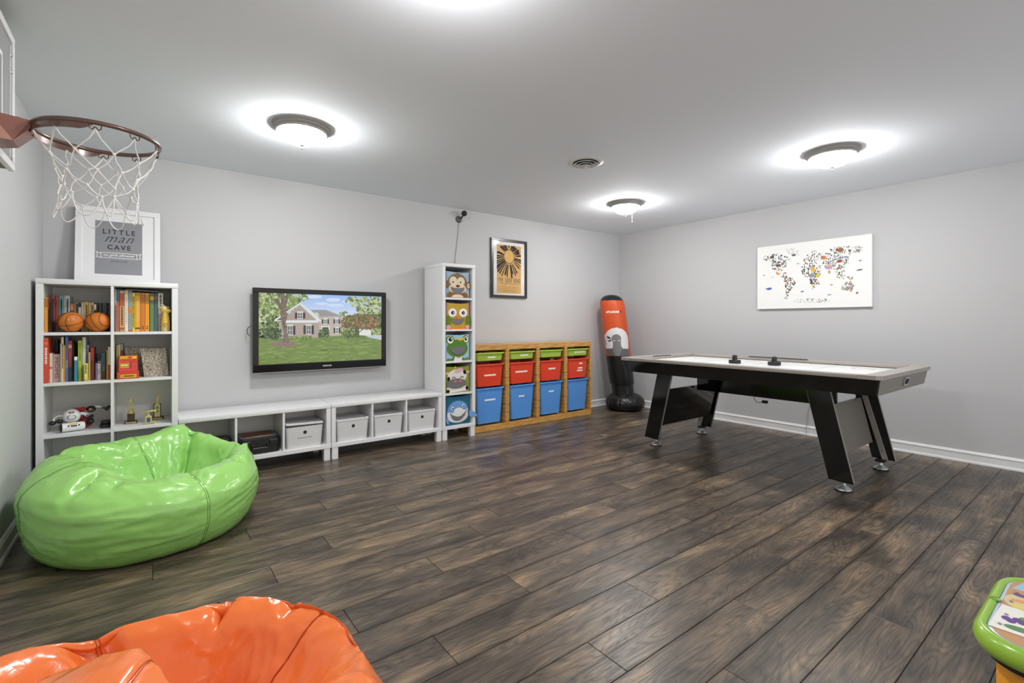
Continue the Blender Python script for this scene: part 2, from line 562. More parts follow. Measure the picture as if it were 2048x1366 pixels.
# ================================================================== BASKETBALL HOOP
HB = (-0.45, 2.50, 0.0)
t = thing('basketball_hoop', 'wall mounted basketball hoop with brown rim and white net', 'basketball hoop', (XL, 2.50, 1.78))
bx0 = HB[0]-XL         # front face of the board, measured from the wall
M_hoopw = mat('backboard_white', S(226, 226, 226), 0.35)
M_hoopg = mat('backboard_grey_panel', S(150, 151, 152), 0.25)
M_hoopd = mat('backboard_underside', S(96, 96, 97), 0.5)
M_copper = mat('copper_brown_enamel', S(128, 72, 50), 0.3, metal=0.15, coat=0.3)
M_rim = mat('brown_rim_enamel', S(98, 72, 63), 0.3, metal=0.2, coat=0.3)
MB().box(0.0, bx0-0.02, -0.343, 0.343, 0.006, 0.545, 0.004).build('back_box', M_hoopd, t)
fr = MB()
W2, H0, H1, fb = 0.35, 0.0, 0.553, 0.032
for (y0, y1, z0, z1) in ((-W2, W2, H0, H0+fb), (-W2, W2, H1-fb, H1), (-W2, -W2+fb, H0+fb, H1-fb), (W2-fb, W2, H0+fb, H1-fb)):
    fr.box(bx0-0.02, bx0, y0, y1, z0, z1, 0.002)
fr.build('board_frame', M_hoopw, t)
pn = MB().box(bx0-0.018, bx0-0.006, -W2+fb, W2-fb, H0+fb, H1-fb).build('board_panel', M_hoopg, t)
pr = PR(plane_map((bx0-0.006, 0, 0), (0, 1, 0), (0, 0, 1), (1, 0, 0)))
w_ = S(232, 232, 232)
for (a, b_, c, d) in ((-0.17, 0.13, 0.17, 0.147), (-0.17, 0.40, 0.17, 0.417), (-0.17, 0.147, -0.153, 0.40), (0.153, 0.147, 0.17, 0.40),
                      (-0.30, 0.045, -0.288, 0.50), (0.288, 0.045, 0.30, 0.50)):
    pr.rect(a, b_, c, d, w_)
pr.out('target_square', pn)
for z in (0.47, 0.40, 0.10):
    for s in (-1, 1):
        MB().lathe([(0.0, 0.006), (0.006, 0.005), (0.008, 0.0)], 12, Matrix.Translation((bx0-0.006, s*0.309, z)) @ Matrix.Rotation(R(90), 4, 'Y')).build('bolt', M_steel, t)
ZR = 1.885-1.78
RC, RR = Vector((bx0+0.29, 0.015, ZR)), 0.193
# wedge bracket between board and rim
br = MB()
hw0, hw1 = 0.075, 0.05
prof = [(bx0-0.004, ZR+0.012), (bx0+0.10, ZR+0.008), (bx0+0.10, ZR-0.022), (bx0+0.055, ZR-0.075), (bx0-0.004, ZR-0.082)]
br.loft([[(x, 0.015-(hw0 if i in (0, 4) else hw1), z) for i, (x, z) in enumerate(prof)], [(x, 0.015+(hw0 if i in (0, 4) else hw1), z) for i, (x, z) in enumerate(prof)]])
bo = br.build('rim_bracket', M_copper, t, smooth=10)
for yy in (-0.035, 0.065):
    MB().lathe([(0.0, 0.004), (0.006, 0.003), (0.008, 0.0)], 12, Matrix.Translation((bx0+0.07, yy, ZR+0.009))).build('bracket_bolt', M_steel, bo)
rim = MB()
rim.tube([RC + Vector((math.cos(a), math.sin(a), 0))*RR for a in [2*PI*i/72 for i in range(72)]], 0.0085, 10, closed=True)
rim.build('rim', M_rim, t, smooth=60)
# flat stiffening skirts under the rim beside the bracket
for s in (-1, 1):
    pts = []
    ring = []
    for i in range(15):
        a = PI - s*(0.10+1.45*i/14)
        p = RC + Vector((math.cos(a), math.sin(a), 0))*RR
        h = 0.030 if i < 13 else (0.022 if i == 13 else 0.008)
        d = Vector((math.cos(a), math.sin(a), 0))
        ring.append([p + d*0.002, p - d*0.002, p - d*0.002 - Vector((0, 0, h)), p + d*0.002 - Vector((0, 0, h))])
    MB().loft([[tuple(q) for q in r_] for r_ in ring]).build('rim_skirt', M_rim, t, smooth=40)
NH = 10
hooks = []
for i in range(NH):
    a = 2*PI*(i+0.5)/NH
    p = RC + Vector((math.cos(a), math.sin(a), 0))*RR
    tg = Vector((-math.sin(a), math.cos(a), 0))
    zz = Vector((0, 0, 1))
    hk = [p - tg*0.018 - zz*0.008, p - tg*0.016 - zz*0.022, p - tg*0.008 - zz*0.027, p - tg*0.003 - zz*0.018, p - zz*0.016, p + tg*0.003 - zz*0.018, p + tg*0.008 - zz*0.027, p + tg*0.016 - zz*0.022, p + tg*0.018 - zz*0.008]
    MB().tube(hk, 0.0022, 6).build('net_hook', M_rim, t, smooth=60)
    hooks.append(p - zz*0.026)
# cord net: rows of knots joined by slack cords, open loops at the bottom
rngn = random.Random(11)
M_cord = mat('white_net_cord', S(226, 225, 221), 0.7, bump=0.3, bscale=900)
net = MB()
prev = hooks
nc = Vector((RC.x, RC.y, 0))
rows = [(0.150, 0.075), (0.128, 0.135), (0.118, 0.190), (0.112, 0.235)]
levels = [hooks]
for li, (rr_, dz) in enumerate(rows):
    cur = []
    for i in range(NH):
        off = 0.5*((li+1) % 2)
        a = 2*PI*(i+0.5+off)/NH + rngn.uniform(-0.10, 0.10)
        cur.append(nc + Vector((math.cos(a)*rr_, math.sin(a)*rr_, ZR-0.02-dz)) + Vector([rngn.uniform(-0.010, 0.010) for _ in range(3)]))
    levels.append(cur)
def cordline(a, b, sag=0.006):
    m1 = a.lerp(b, 0.33) + Vector((rngn.uniform(-.004, .004), rngn.uniform(-.004, .004), -sag))
    m2 = a.lerp(b, 0.67) + Vector((rngn.uniform(-.004, .004), rngn.uniform(-.004, .004), -sag))
    net.tube([a, m1, m2, b], 0.0027, 6)
for li in range(1, len(levels)):
    up, dn = levels[li-1], levels[li]
    for i in range(NH):
        if (li % 2) == 1: js = (i, i-1)
        else: js = (i, (i+1) % NH)
        for j in js: cordline(up[i], dn[j])
for lv in levels[1:]:
    for p in lv:
        net.ell(p, (0.0055, 0.0055, 0.007), 8, 6)
last = levels[-1]
order = sorted(range(NH), key=lambda i: math.atan2(last[i].y-nc.y, last[i].x-nc.x))
for q in range(NH):
    a, b_ = last[order[q]], last[order[(q+1) % NH]]
    dn = rngn.uniform(0.055, 0.085)
    out = ((a+b_)/2-nc); out.z = 0; out.normalize()
    pts = []
    for i in range(13):
        f = i/12
        w2 = math.sin(PI*f)
        pts.append(a.lerp(b_, 0.5+(f-0.5)*(1+0.25*w2)) - Vector((0, 0, dn*w2**0.8)) + out*0.02*w2)
    net.tube(pts, 0.0024, 6)
net.build('net', M_cord, t, smooth=60)
# ================================================================== WHITE CABINETS
def cabinet(name, label, x0, x1, z1, cols, shelf_z, group=None, y0=4.09, y1=4.47, zb=0.10, topover=0.0):
    """open white cabinet on four square legs. cols = divider x positions, shelf_z = tops of inner shelves"""
    t = thing(name, label, 'cabinet', ((x0+x1)/2, (y0+y1)/2, 0), group=group)
    cx, cy = (x0+x1)/2, (y0+y1)/2
    hx, hy = (x1-x0)/2, (y1-y0)/2
    st, tt, dt = 0.036, 0.033, 0.016
    MB().box(-hx, hx, -hy, hy, z1-tt, z1, 0.0025, seg=2).build('top_panel', M_white, t)
    MB().box(-hx, hx, -hy, hy, zb, zb+tt, 0.002).build('bottom_panel', M_white, t)
    for s in (-1, 1):
        a, b_ = (-hx+0.001, -hx+st) if s < 0 else (hx-st, hx-0.001)
        MB().box(a, b_, -hy+0.002, hy, zb+tt, z1-tt-0.0008, 0.0015).build('side_panel', M_white, t)
    MB().box(-hx+st, hx-st, hy-0.012, hy-0.004, zb+tt, z1-tt).build('back_panel', M_whitem, t, smooth=0)
    edges = [-hx+st] + [c-cx for c in cols] + [hx-st]
    for c in cols:
        MB().box(c-cx-dt/2, c-cx+dt/2, -hy+0.004, hy-0.012, zb+tt, z1-tt, 0.0012).build('divider', M_white, t)
    for z in shelf_z:
        for i in range(len(edges)-1):
            a = edges[i] + (dt/2 if i > 0 else 0); b_ = edges[i+1] - (dt/2 if i < len(edges)-2 else 0)
            MB().box(a, b_, -hy+0.004, hy-0.012, z-0.019, z, 0.0012).build('shelf', M_white, t)
    for sx in (-1, 1):
        for sy in (-1, 1):
            px_ = sx*(hx-0.031); py_ = sy*(hy-0.028)
            MB().box(px_-0.025, px_+0.025, py_-0.025, py_+0.025, 0, zb, 0.002).build('leg', M_white, t)
    return t
cabinet('bookcase', 'white two column bookcase filled with books, toys and trophies in the left corner', -0.56, 0.158, 1.423, [-0.198], [0.447, 0.772, 1.088])
cabinet('bench_cabinet', 'low white bench cabinet holding two black toy cases and one box, next to the bookcase', 0.160, 1.206, 0.468, [0.514, 0.843], [], 'low bench cabinets')
cabinet('bench_cabinet', 'low white bench cabinet holding three matching lidded boxes, next to the tall tower', 1.210, 2.255, 0.468, [1.564, 1.886], [], 'low bench cabinets')
cabinet('tower_cabinet', 'tall narrow white cabinet with five animal faced fabric bins', 2.258, 2.638, 1.731, [], [0.452, 0.769, 1.083, 1.394])

# ================================================================== WHITE LIDDED BOXES
def rrect(hx, hy, r, n=5):
    pts = []
    for cx, cy, a0 in ((hx-r, hy-r, 0), (-hx+r, hy-r, 90), (-hx+r, -hy+r, 180), (hx-r, -hy+r, 270)):
        for i in range(n+1):
            a = R(a0 + 90*i/n); pts.append((cx + r*math.cos(a), cy + r*math.sin(a)))
    return pts
def lidded_box(loc, w, label, lid_up=0.0, marks=False):
    t = thing('storage_box', label, 'storage box', loc, group='white lidded storage boxes')
    d, h = 0.34, 0.172
    b0 = rrect(w/2-0.012, d/2-0.012, 0.018); b1 = rrect(w/2, d/2, 0.02)
    MB().loft([[(x, y, 0.0) for x, y in b0], [(x, y, h) for x, y in b1]]).build('body', M_box, t, smooth=25)
    ld = MB()
    o1 = rrect(w/2+0.003, d/2+0.003, 0.02); o2 = rrect(w/2-0.002, d/2-0.002, 0.02); i1 = rrect(w/2-0.014, d/2-0.014, 0.015)
    z = h + 0.001
    ld.loft([[(x, y, z) for x, y in o1], [(x, y, z+0.012) for x, y in o1], [(x, y, z+0.015) for x, y in o2], [(x, y, z+0.015) for x, y in i1], [(x, y, z+0.010) for x, y in i1]])
    lo = ld.build('lid', M_box, t, smooth=25)
    if lid_up:
        lo.location = (-0.004, 0.0, lid_up); lo.rotation_euler = (R(-0.6), R(1.6), 0)
    MB().lathe([(0.0, 0.003), (0.011, 0.003), (0.0135, 0.001), (0.0135, 0.0)], 24, Matrix.Translation((0, -d/2+0.0035-0.0015, h-0.046)) @ Matrix.Rotation(R(90), 4, 'X')).build('finger_hole', M_black, t, smooth=30)
    if marks:
        sl = 0.012/h
        pr = PR(plane_map((0, -d/2+0.012-0.07*sl-0.0006, 0.07), (1, 0, 0), (0, -sl, 1), (0, -1, 0)))
        rg = random.Random(2)
        dashes(pr, -0.055, 0.055, 0.012, 0.006, S(120, 120, 120), rg, 9)
        pr.out('name_lettering', t)
    return t
zf = 0.1335
lidded_box((1.005, 4.275, zf), 0.285, 'white lidded box with raised lid and small grey lettering beside the black case', 0.012, True)
lidded_box((1.398, 4.275, zf), 0.275, 'white lidded box in the left bay of the right bench')
lidded_box((1.722, 4.275, zf), 0.272, 'white lidded box in the middle bay of the right bench')
lidded_box((2.052, 4.275, zf), 0.285, 'white lidded box in the right bay, beside the tall tower')

# ================================================================== BLACK TOY CASES
def toy_case(loc, rz, label):
    t = thing('toy_case', label, 'toy case', loc, rz, 'black toy cases')
    w, d, h = 0.292, 0.26, 0.125
    lo = rrect(w/2-0.01, d/2-0.01, 0.03); hi = rrect(w/2, d/2, 0.035)
    MB().loft([[(x, y, 0) for x, y in lo], [(x, y, 0.008) for x, y in hi], [(x, y, h*0.62) for x, y in hi]]).build('lower_shell', M_black, t, smooth=30)
    top = rrect(w/2-0.012, d/2-0.012, 0.03); hi2 = rrect(w/2+0.003, d/2+0.003, 0.036)
    lid = MB().loft([[(x, y, h*0.62) for x, y in hi2], [(x, y, h*0.72) for x, y in hi2], [(x, y, h*0.72) for x, y in hi], [(x, y, h-0.01) for x, y in hi], [(x, y, h) for x, y in top]]).build('lid', M_black, t, smooth=30)
    pr = PR(plane_map((0, 0, h), (1, 0, 0), (0, 1, 0), (0, 0, 1)))
    a = rrect(w/2-0.02, d/2-0.022, 0.025)
    pr.poly(a, S(90, 120, 175))
    pr.poly([(x*0.93, y*0.90+0.006) for x, y in a], S(120, 78, 62))
    rg = random.Random(7)
    cols = [S(150, 95, 65), S(95, 62, 55), S(190, 120, 60), S(70, 60, 62), S(165, 120, 95), S(120, 70, 60)]
    for i in range(13):
        y = -0.07 + 0.155*i/12; x = rg.uniform(-0.05, 0.05); l = rg.uniform(0.04, 0.08)
        pr.poly([(x-l, y-0.006), (x+l*0.4, y-0.008), (x+l, y+0.004), (x-l*0.5, y+0.008)], rg.choice(cols))
    pr.poly([(-0.10, -0.092), (0.06, -0.095), (0.115, -0.075), (0.02, -0.070), (-0.08, -0.078)], S(228, 160, 50))
    pr.poly([(-0.08, -0.086), (0.03, -0.088), (0.07, -0.077), (0.0, -0.076)], S(235, 205, 80))
    pr.poly([(-0.03, 0.055), (0.09, 0.045), (0.12, 0.08), (0.02, 0.088)], S(85, 70, 68))
    pr.out('lid_picture', lid)
    for x in (-0.095, 0.095):
        MB().box(x-0.03, x+0.03, -d/2-0.012, -d/2+0.004, h*0.45, h*0.82, 0.004).build('latch', M_black, t)
    hd = MB()
    hd.box(-0.052, 0.052, -d/2-0.022, -d/2-0.008, h*0.30, h*0.42, 0.004)
    hd.box(-0.06, -0.046, -d/2-0.02, -d/2+0.003, h*0.28, h*0.60, 0.004)
    hd.box(0.046, 0.06, -d/2-0.02, -d/2+0.003, h*0.28, h*0.60, 0.004)
    hd.build('handle', M_black, t)
    return t
tc_ = toy_case((0.6785, 4.25, zf), R(0.5), 'black toy case with orange picture lid in the middle bay of the left bench')
dup(tc_, (0.351, 4.27, zf), 0.0, 'black toy case mostly hidden behind the green beanbag')

# ================================================================== TELEVISION
TVX, TVY = 1.2445, 4.505
t = thing('television', 'flat screen television on the wall showing a brick house', 'television', (TVX, YB, 0.735))
hw, hh = 0.572, 0.703
MB().box(-hw+0.05, hw-0.05, -0.062, -0.028, 0.05, hh-0.05, 0.01).build('rear_housing', M_black, t)
MB().box(-0.26, 0.26, -0.028, -0.001, 0.20, 0.50, 0.003).build('wall_bracket', M_black, t)
bz = MB()
bl, bt_, bb = 0.043, 0.040, 0.064
for (a, b_, c, d) in ((-hw, hw, 0, bb), (-hw, hw, hh-bt_, hh), (-hw, -hw+bl, bb, hh-bt_), (hw-bl, hw, bb, hh-bt_)):
    bz.box(a, b_, -0.108, -0.062, c, d, 0.003)
M_bez = mat('tv_bezel_gloss', S(38, 37, 35), 0.25, spec=0.2)
bz.build('bezel', M_bez, t)
lowb = MB().box(-hw+0.002, hw-0.002, -0.1085, -0.104, 0.001, bb-0.006, 0.001).build('lower_bezel', mat('tv_lower_gloss', S(8, 8, 8), 0.15, spec=0.15), t)
MB().box(-hw+0.004, hw-0.004, -0.100, -0.07, -0.012, -0.0005, 0.003).build('chin_strip', mat('tv_chin', S(168, 167, 164), 0.3), t)
MB().box(-hw+0.06, hw-0.06, -0.092, -0.06, -0.016, -0.012, 0.001).build('speaker_slot', M_black, t)
pr = PR(plane_map((0, -0.1087, 0), (1, 0, 0), (0, 0, 1), (0, -1, 0)))
pr.text('SAMSUNG', 0.02, 0.030, 0.075, 0.013, S(225, 225, 225), bold=0.02)
pr.out('maker_logo', lowb)
# picture on the screen, drawn in the proportions of the sketch grid below
sw0, sw1, sz0, sz1 = -hw+bl, hw-bl, bb, hh-bt_
scr = PR(plane_map((sw0, -0.0945, sz0), (sw1-sw0, 0, 0), (0, 0, sz1-sz0), (0, -1, 0)), step=0.00002, conv=homog([(190, 152), (1765, 212), (1762, 1015), (200, 1088)]))
_ch = scr.conv
def clip01(p):
    u, v = _ch(p); return (min(1, max(0, u)), min(1, max(0, v)))
scr.conv = clip01
Q = random.Random(5)
for i in range(10):                               # sky
    y0 = 140 + i*42; f = i/9
    c = (int(150+75*f), int(185+45*f), int(238+10*f))
    scr.poly([(150, y0), (1800, y0), (1800, y0+44), (150, y0+44)], S(*c))
for x, y, rx, ry in ((900, 210, 110, 22), (1150, 250, 90, 24), (1180, 320, 110, 20), (1320, 280, 60, 18), (1000, 300, 90, 16)):
    scr.ell2(x, y, rx, ry, S(206, 222, 245))
def foliage(poly, n, cols, rmin, rmax):
    xs = [p[0] for p in poly]; ys = [p[1] for p in poly]
    def inside(x, y):
        r_ = False; j = len(poly)-1
        for i in range(len(poly)):
            if (poly[i][1] > y) != (poly[j][1] > y) and x < (poly[j][0]-poly[i][0])*(y-poly[i][1])/(poly[j][1]-poly[i][1])+poly[i][0]: r_ = not r_
            j = i
        return r_
    k = 0
    while k < n:
        x = Q.uniform(min(xs), max(xs)); y = Q.uniform(min(ys), max(ys))
        if not inside(x, y): continue
        k += 1
        r0 = Q.uniform(rmin, rmax)
        scr.ell2(x, y, r0*Q.uniform(0.7, 1.4), r0*Q.uniform(0.5, 1.0), S(*Q.choice(cols)), Q.uniform(0, 3), 7, lift=scr.h+0.00003+Q.random()*0.00025)
    scr.h += 0.0003
G1 = [(150, 166, 100), (172, 184, 122), (122, 140, 82), (104, 122, 72), (190, 202, 146), (84, 100, 64), (142, 156, 94), (200, 208, 170)]
G2 = [(78, 100, 58), (62, 82, 50), (100, 120, 70), (52, 66, 44)]
scr.poly([(190, 152), (560, 160), (720, 230), (740, 300), (600, 400), (480, 460), (400, 600), (195, 740)], S(128, 150, 82))
foliage([(190, 150), (800, 165), (820, 220), (690, 330), (540, 440), (440, 560), (195, 700)], 420, G1, 8, 26)
foliage([(380, 460), (490, 470), (480, 560), (330, 560)], 60, G2, 10, 24)
foliage([(195, 560), (470, 520), (470, 720), (195, 740)], 120, G2+G1[:3], 10, 26)
foliage([(1280, 215), (1765, 215), (1765, 480), (1500, 440), (1440, 360), (1330, 300)], 230, G1, 9, 26)
scr.poly([(1300, 470), (1500, 430), (1790, 440), (1790, 712), (1300, 712)], S(100, 112, 74))
foliage([(1300, 470), (1500, 430), (1790, 440), (1790, 700), (1300, 700)], 150, G2+G1[:3], 10, 26)
foliage([(1230, 400), (1330, 400), (1330, 480), (1230, 480)], 25, G1[:4], 8, 18)
scr.poly([(180, 740), (1790, 700), (1790, 1040), (180, 1110)], S(116, 138, 70))           # lawn
for i in range(330):
    x = Q.uniform(200, 1760); y = Q.uniform(755, 1080)
    scr.ell2(x, y, Q.uniform(18, 70), Q.uniform(3, 10), S(*Q.choice([(108, 132, 62), (124, 148, 74), (100, 126, 62), (136, 156, 86), (116, 140, 76), (140, 160, 76)])), -0.03, 8, lift=scr.h+0.00003+Q.random()*0.00025)
scr.h += 0.0003
scr.poly([(1560, 712), (1765, 706), (1765, 772), (1600, 738)], S(196, 202, 212))          # drive
brick = S(176, 160, 148); brick2 = S(190, 176, 166); trimc = S(224, 224, 214); shut = S(46, 48, 52); roofc = S(152, 150, 148)
scr.poly([(960, 470), (1300, 480), (1300, 710), (960, 730)], brick2)
scr.poly([(860, 380), (1060, 380), (1290, 470), (950, 470)], roofc)
scr.poly([(1040, 385), (1075, 385), (1300, 472), (1250, 472)], S(168, 166, 166))
scr.poly([(900, 420), (940, 412), (970, 440), (960, 480), (900, 480)], S(208, 206, 198))
scr.poly([(455, 540), (965, 540), (965, 740), (455, 745)], brick)
scr.poly([(470, 520), (725, 320), (945, 520)], S(172, 154, 142))
for i in range(90):
    x = Q.uniform(470, 950); y = Q.uniform(555, 725); scr.rect(x-9, y-2.5, x+9, y+2.5, S(*Q.choice([(164, 146, 134), (188, 172, 160), (158, 140, 130)])), lift=scr.h+Q.random()*0.0001)
for i in range(40):
    x = Q.uniform(985, 1280); y = Q.uniform(490, 690); scr.rect(x-9, y-2.5, x+9, y+2.5, S(*Q.choice([(180, 166, 156), (200, 186, 176)])), lift=scr.h+Q.random()*0.0001)
scr.h += 0.00012
scr.line([(405, 515), (725, 296), (985, 520)], 22, trimc)
scr.line([(440, 505), (725, 312)], 5, S(120, 118, 112))
scr.line([(400, 520), (985, 520)], 12, trimc); scr.line([(455, 545), (960, 545)], 9, S(206, 202, 192))
def house_window(x0, x1, y0, y1, sw=30):
    scr.rect(x0-sw, y0, x0, y1, shut); scr.rect(x1, y0, x1+sw, y1, shut)
    scr.rect(x0, y0-4, x1, y1+4, trimc); scr.rect(x0+6, y0+4, x1-6, y1-4, S(112, 120, 118))
    scr.rect((x0+x1)/2-2, y0, (x0+x1)/2+2, y1, trimc); scr.rect(x0, (y0+y1)/2-2, x1, (y0+y1)/2+2, trimc)
    scr.rect(x0-4, y0-16, x1+4, y0-6, S(222, 216, 206))
house_window(690, 762, 415, 493); house_window(562, 636, 585, 702); house_window(800, 872, 582, 695)
house_window(1024, 1074, 502, 562, 20); house_window(1172, 1216, 502, 560, 20); house_window(1174, 1220, 612, 684, 20)
scr.rect(995, 590, 1105, 605, trimc); scr.rect(1005, 605, 1095, 690, S(70, 66, 64)); scr.rect(995, 600, 1010, 690, trimc); scr.rect(1090, 600, 1105, 690, trimc)
scr.rect(1480, 628, 1630, 712, S(226, 226, 224))                                            # garage
for x0, x1, y0 in ((590, 715, 720), (735, 872, 715)):
    foliage([(x0, y0), (x1, y0), (x1, y0+42), (x0, y0+42)], 40, [(110, 138, 66), (88, 112, 56), (130, 156, 84)], 6, 14)
foliage([(245, 640), (360, 605), (480, 640), (490, 720), (400, 770), (270, 750)], 130, G2, 8, 20)
foliage([(965, 650), (1040, 620), (1110, 660), (1100, 735), (960, 735)], 90, G2, 7, 16)
foliage([(1245, 650), (1290, 628), (1338, 655), (1336, 710), (1245, 712)], 50, [(98, 122, 58), (80, 104, 50), (122, 146, 70)], 7, 14)
foliage([(1640, 630), (1690, 615), (1745, 650), (1745, 705), (1640, 705)], 50, G1, 7, 14)
foliage([(1270, 705), (1480, 705), (1560, 745), (1300, 735)], 50, G2, 6, 12)
scr.line([(1420, 710), (1370, 620)], 10, S(86, 70, 60)); scr.line([(1425, 705), (1450, 600)], 9, S(86, 70, 60)); scr.line([(1430, 712), (1540, 620)], 9, S(86, 70, 60))
foliage([(1235, 570), (1290, 480), (1440, 430), (1640, 460), (1740, 540), (1680, 620), (1540, 640), (1360, 600), (1250, 620)], 260, [(150, 112, 72), (126, 108, 66), (104, 100, 60), (168, 118, 82), (90, 88, 58), (120, 92, 66)], 8, 20)
scr.ell2(520, 825, 175, 36, S(138, 118, 104))                                                # mulch and tree
scr.poly([(480, 330), (545, 340), (560, 480), (535, 560), (565, 680), (600, 800), (500, 805), (520, 700), (490, 560), (470, 420)], S(122, 106, 96))
scr.poly([(320, 160), (372, 160), (455, 260), (500, 340), (470, 380), (420, 290)], S(110, 96, 88))
scr.poly([(470, 160), (525, 160), (530, 340), (485, 340)], S(118, 102, 94)); scr.poly([(545, 165), (575, 170), (560, 290), (535, 340), (520, 320)], S(112, 98, 88))
for i in range(60):
    y = Q.uniform(200, 780); x = 520 + (y-500)*0.06 + Q.uniform(-22, 26)
    scr.ell2(x, y, Q.uniform(4, 10), Q.uniform(8, 22), S(*Q.choice([(100, 86, 78), (140, 124, 112), (92, 78, 72)])), Q.uniform(-0.3, 0.3), 7)
foliage([(200, 160), (470, 160), (460, 220), (200, 300)], 60, G1, 8, 20)
scr.out('screen', t, print_mat('screen_glow', 0.12, emit=0.92/2**EXPOSURE))
MB().tube([(-hw-0.012, -0.06, 0.30), (-hw-0.03, -0.05, 0.32), (-hw-0.034, -0.045, 0.345), (-hw-0.028, -0.05, 0.37), (-hw-0.006, -0.06, 0.385)], 0.003, 6).build('power_cable', M_black, t, smooth=60)

# ================================================================== WALL POSTER, MAP, CAMERA
t = thing('framed_poster', 'black framed yellow poster hanging right of the tall white tower', 'poster', (3.371, YB, 1.44))
fw, fh, ft = 0.263, 0.686, 0.030
f_ = MB()
for (a, b_, c, d) in ((-fw, fw, 0, ft), (-fw, fw, fh-ft, fh), (-fw, -fw+ft, ft, fh-ft), (fw-ft, fw, ft, fh-ft)):
    f_.box(a, b_, -0.028, -0.001, c, d, 0.0015)
f_.build('frame', mat('poster_frame_black', S(52, 50, 48), 0.28), t)
MB().box(-fw+ft, fw-ft, -0.012, -0.002, ft, fh-ft).build('mount_board', mat('mount_white', S(232, 230, 228), 0.5), t)
pp = PR(plane_map((0, -0.0122, 0), (1, 0, 0), (0, 0, 1), (0, -1, 0)))
ax0, ax1, az0, az1 = -0.178, 0.178, 0.052, 0.618
pp.rect(ax0, az0, ax1, az1, S(216, 166, 76))
cxp, czp = 0.0, 0.485
rp = random.Random(3)
dk = S(58, 54, 50)
for i in range(44):                               # plain dark sunburst
    a = 2*PI*i/44 + rp.uniform(-0.03, 0.03)
    r0 = rp.uniform(0.075, 0.10); r1 = 0.235+rp.uniform(-0.04, 0.02) if math.sin(a) < 0.2 else 0.17+rp.uniform(-0.03, 0.0)
    w0 = rp.uniform(0.004, 0.007); w1 = rp.uniform(0.007, 0.013)
    if rp.random() < 0.15: continue
    d_ = (math.cos(a), math.sin(a)); n_ = (-d_[1], d_[0])
    def lim(p): return (min(ax1, max(ax0, p[0])), min(az1-0.004, max(az0, p[1])))
    pp.poly([lim((cxp+d_[0]*r0-n_[0]*w0, czp+d_[1]*r0-n_[1]*w0)), lim((cxp+d_[0]*r1-n_[0]*w1, czp+d_[1]*r1-n_[1]*w1)),
             lim((cxp+d_[0]*(r1+0.01), czp+d_[1]*(r1+0.01))), lim((cxp+d_[0]*r1+n_[0]*w1, czp+d_[1]*r1+n_[1]*w1)), lim((cxp+d_[0]*r0+n_[0]*w0, czp+d_[1]*r0+n_[1]*w0))], dk, lift=pp.h)
pp.ell2(cxp, czp, 0.078, 0.085, dk, n=32); pp.ell2(cxp, czp, 0.070, 0.077, S(222, 172, 80), n=32)
pp.text('THE', -0.124, 0.211, 0.070, 0.036, S(40, 36, 33), bold=0.012)
pp.text('LION', -0.008, 0.210, 0.096, 0.046, S(40, 36, 33), bold=0.012)
pp.text('KING', 0.116, 0.210, 0.098, 0.046, S(40, 36, 33), bold=0.012)
for a, b_ in ((-0.15, -0.08), (-0.055, 0.045), (0.065, 0.165)): pp.rect(a, 0.180, b_, 0.184, S(48, 44, 40))
dashes(pp, -0.13, 0.13, 0.165, 0.006, S(96, 76, 40), rp, 14)
for z, k_ in ((0.125, 7), (0.105, 9), (0.085, 8), (0.07, 9)):
    dashes(pp, -0.16+rp.uniform(0, 0.05), 0.16-rp.uniform(0, 0.06), z, 0.004, S(120, 94, 46), rp, k_)
pp.out('poster_print', t)
gl = bpy.data.materials.new('frame_glass'); gl.use_nodes = True
_n = gl.node_tree.nodes; _l = gl.node_tree.links
_n.remove(_n['Principled BSDF'])
_tr = _n.new('ShaderNodeBsdfTransparent'); _gl = _n.new('ShaderNodeBsdfGlossy'); _gl.inputs['Roughness'].default_value = 0.04
_fr = _n.new('ShaderNodeFresnel'); _fr.inputs['IOR'].default_value = 1.45
_mx = _n.new('ShaderNodeMixShader')
_l.new(_fr.outputs[0], _mx.inputs[0]); _l.new(_tr.outputs[0], _mx.inputs[1]); _l.new(_gl.outputs[0], _mx.inputs[2]); _l.new(_mx.outputs[0], _n['Material Output'].inputs[0])
MB().box(-fw+ft-0.002, fw-ft+0.002, -0.020, -0.0185, ft-0.002, fh-ft+0.002).build('glass', gl, t, smooth=0)

t = thing('map_canvas', 'white canvas world map made of small coloured animals on the right wall', 'wall art', (XR, 2.025, 1.295))
mw, mh = 0.524, 0.678
MB().box(-0.034, -0.001, -mw, mw, 0, mh, 0.003).build('canvas', mat('canvas_white', S(236, 236, 234), 0.6, bump=0.1, bscale=700), t)
# u runs with the picture from left (large y) to right (small y)
mpz = plane_map((-0.0342, mw, 0), (0, -2*mw, 0), (0, 0, mh), (-1, 0, 0))
pm = PR(mpz, step=0.00002, conv=homog([(105, 345), (1850, 140), (1855, 1235), (120, 1280)]))
QM = random.Random(21)
def scatter(poly, n, cols, r0, r1):
    xs = [p[0] for p in poly]; ys = [p[1] for p in poly]; k = 0
    while k < n:
        x = QM.uniform(min(xs), max(xs)); y = QM.uniform(min(ys), max(ys)); ins = False; j = len(poly)-1
        for i in range(len(poly)):
            if (poly[i][1] > y) != (poly[j][1] > y) and x < (poly[j][0]-poly[i][0])*(y-poly[i][1])/(poly[j][1]-poly[i][1])+poly[i][0]: ins = not ins
            j = i
        if not ins: continue
        k += 1
        r_ = QM.uniform(r0, r1)
        c_ = QM.choice(cols); r_ *= 1.0
        pm.ell2(x, y, r_*QM.uniform(0.5, 1.2), r_*QM.uniform(0.7, 1.5), S(*[q*0.92+8 for q in c_]), QM.uniform(-0.5, 0.5), 8, lift=pm.h+0.00001+QM.random()*0.00009)
    pm.h += 0.0001
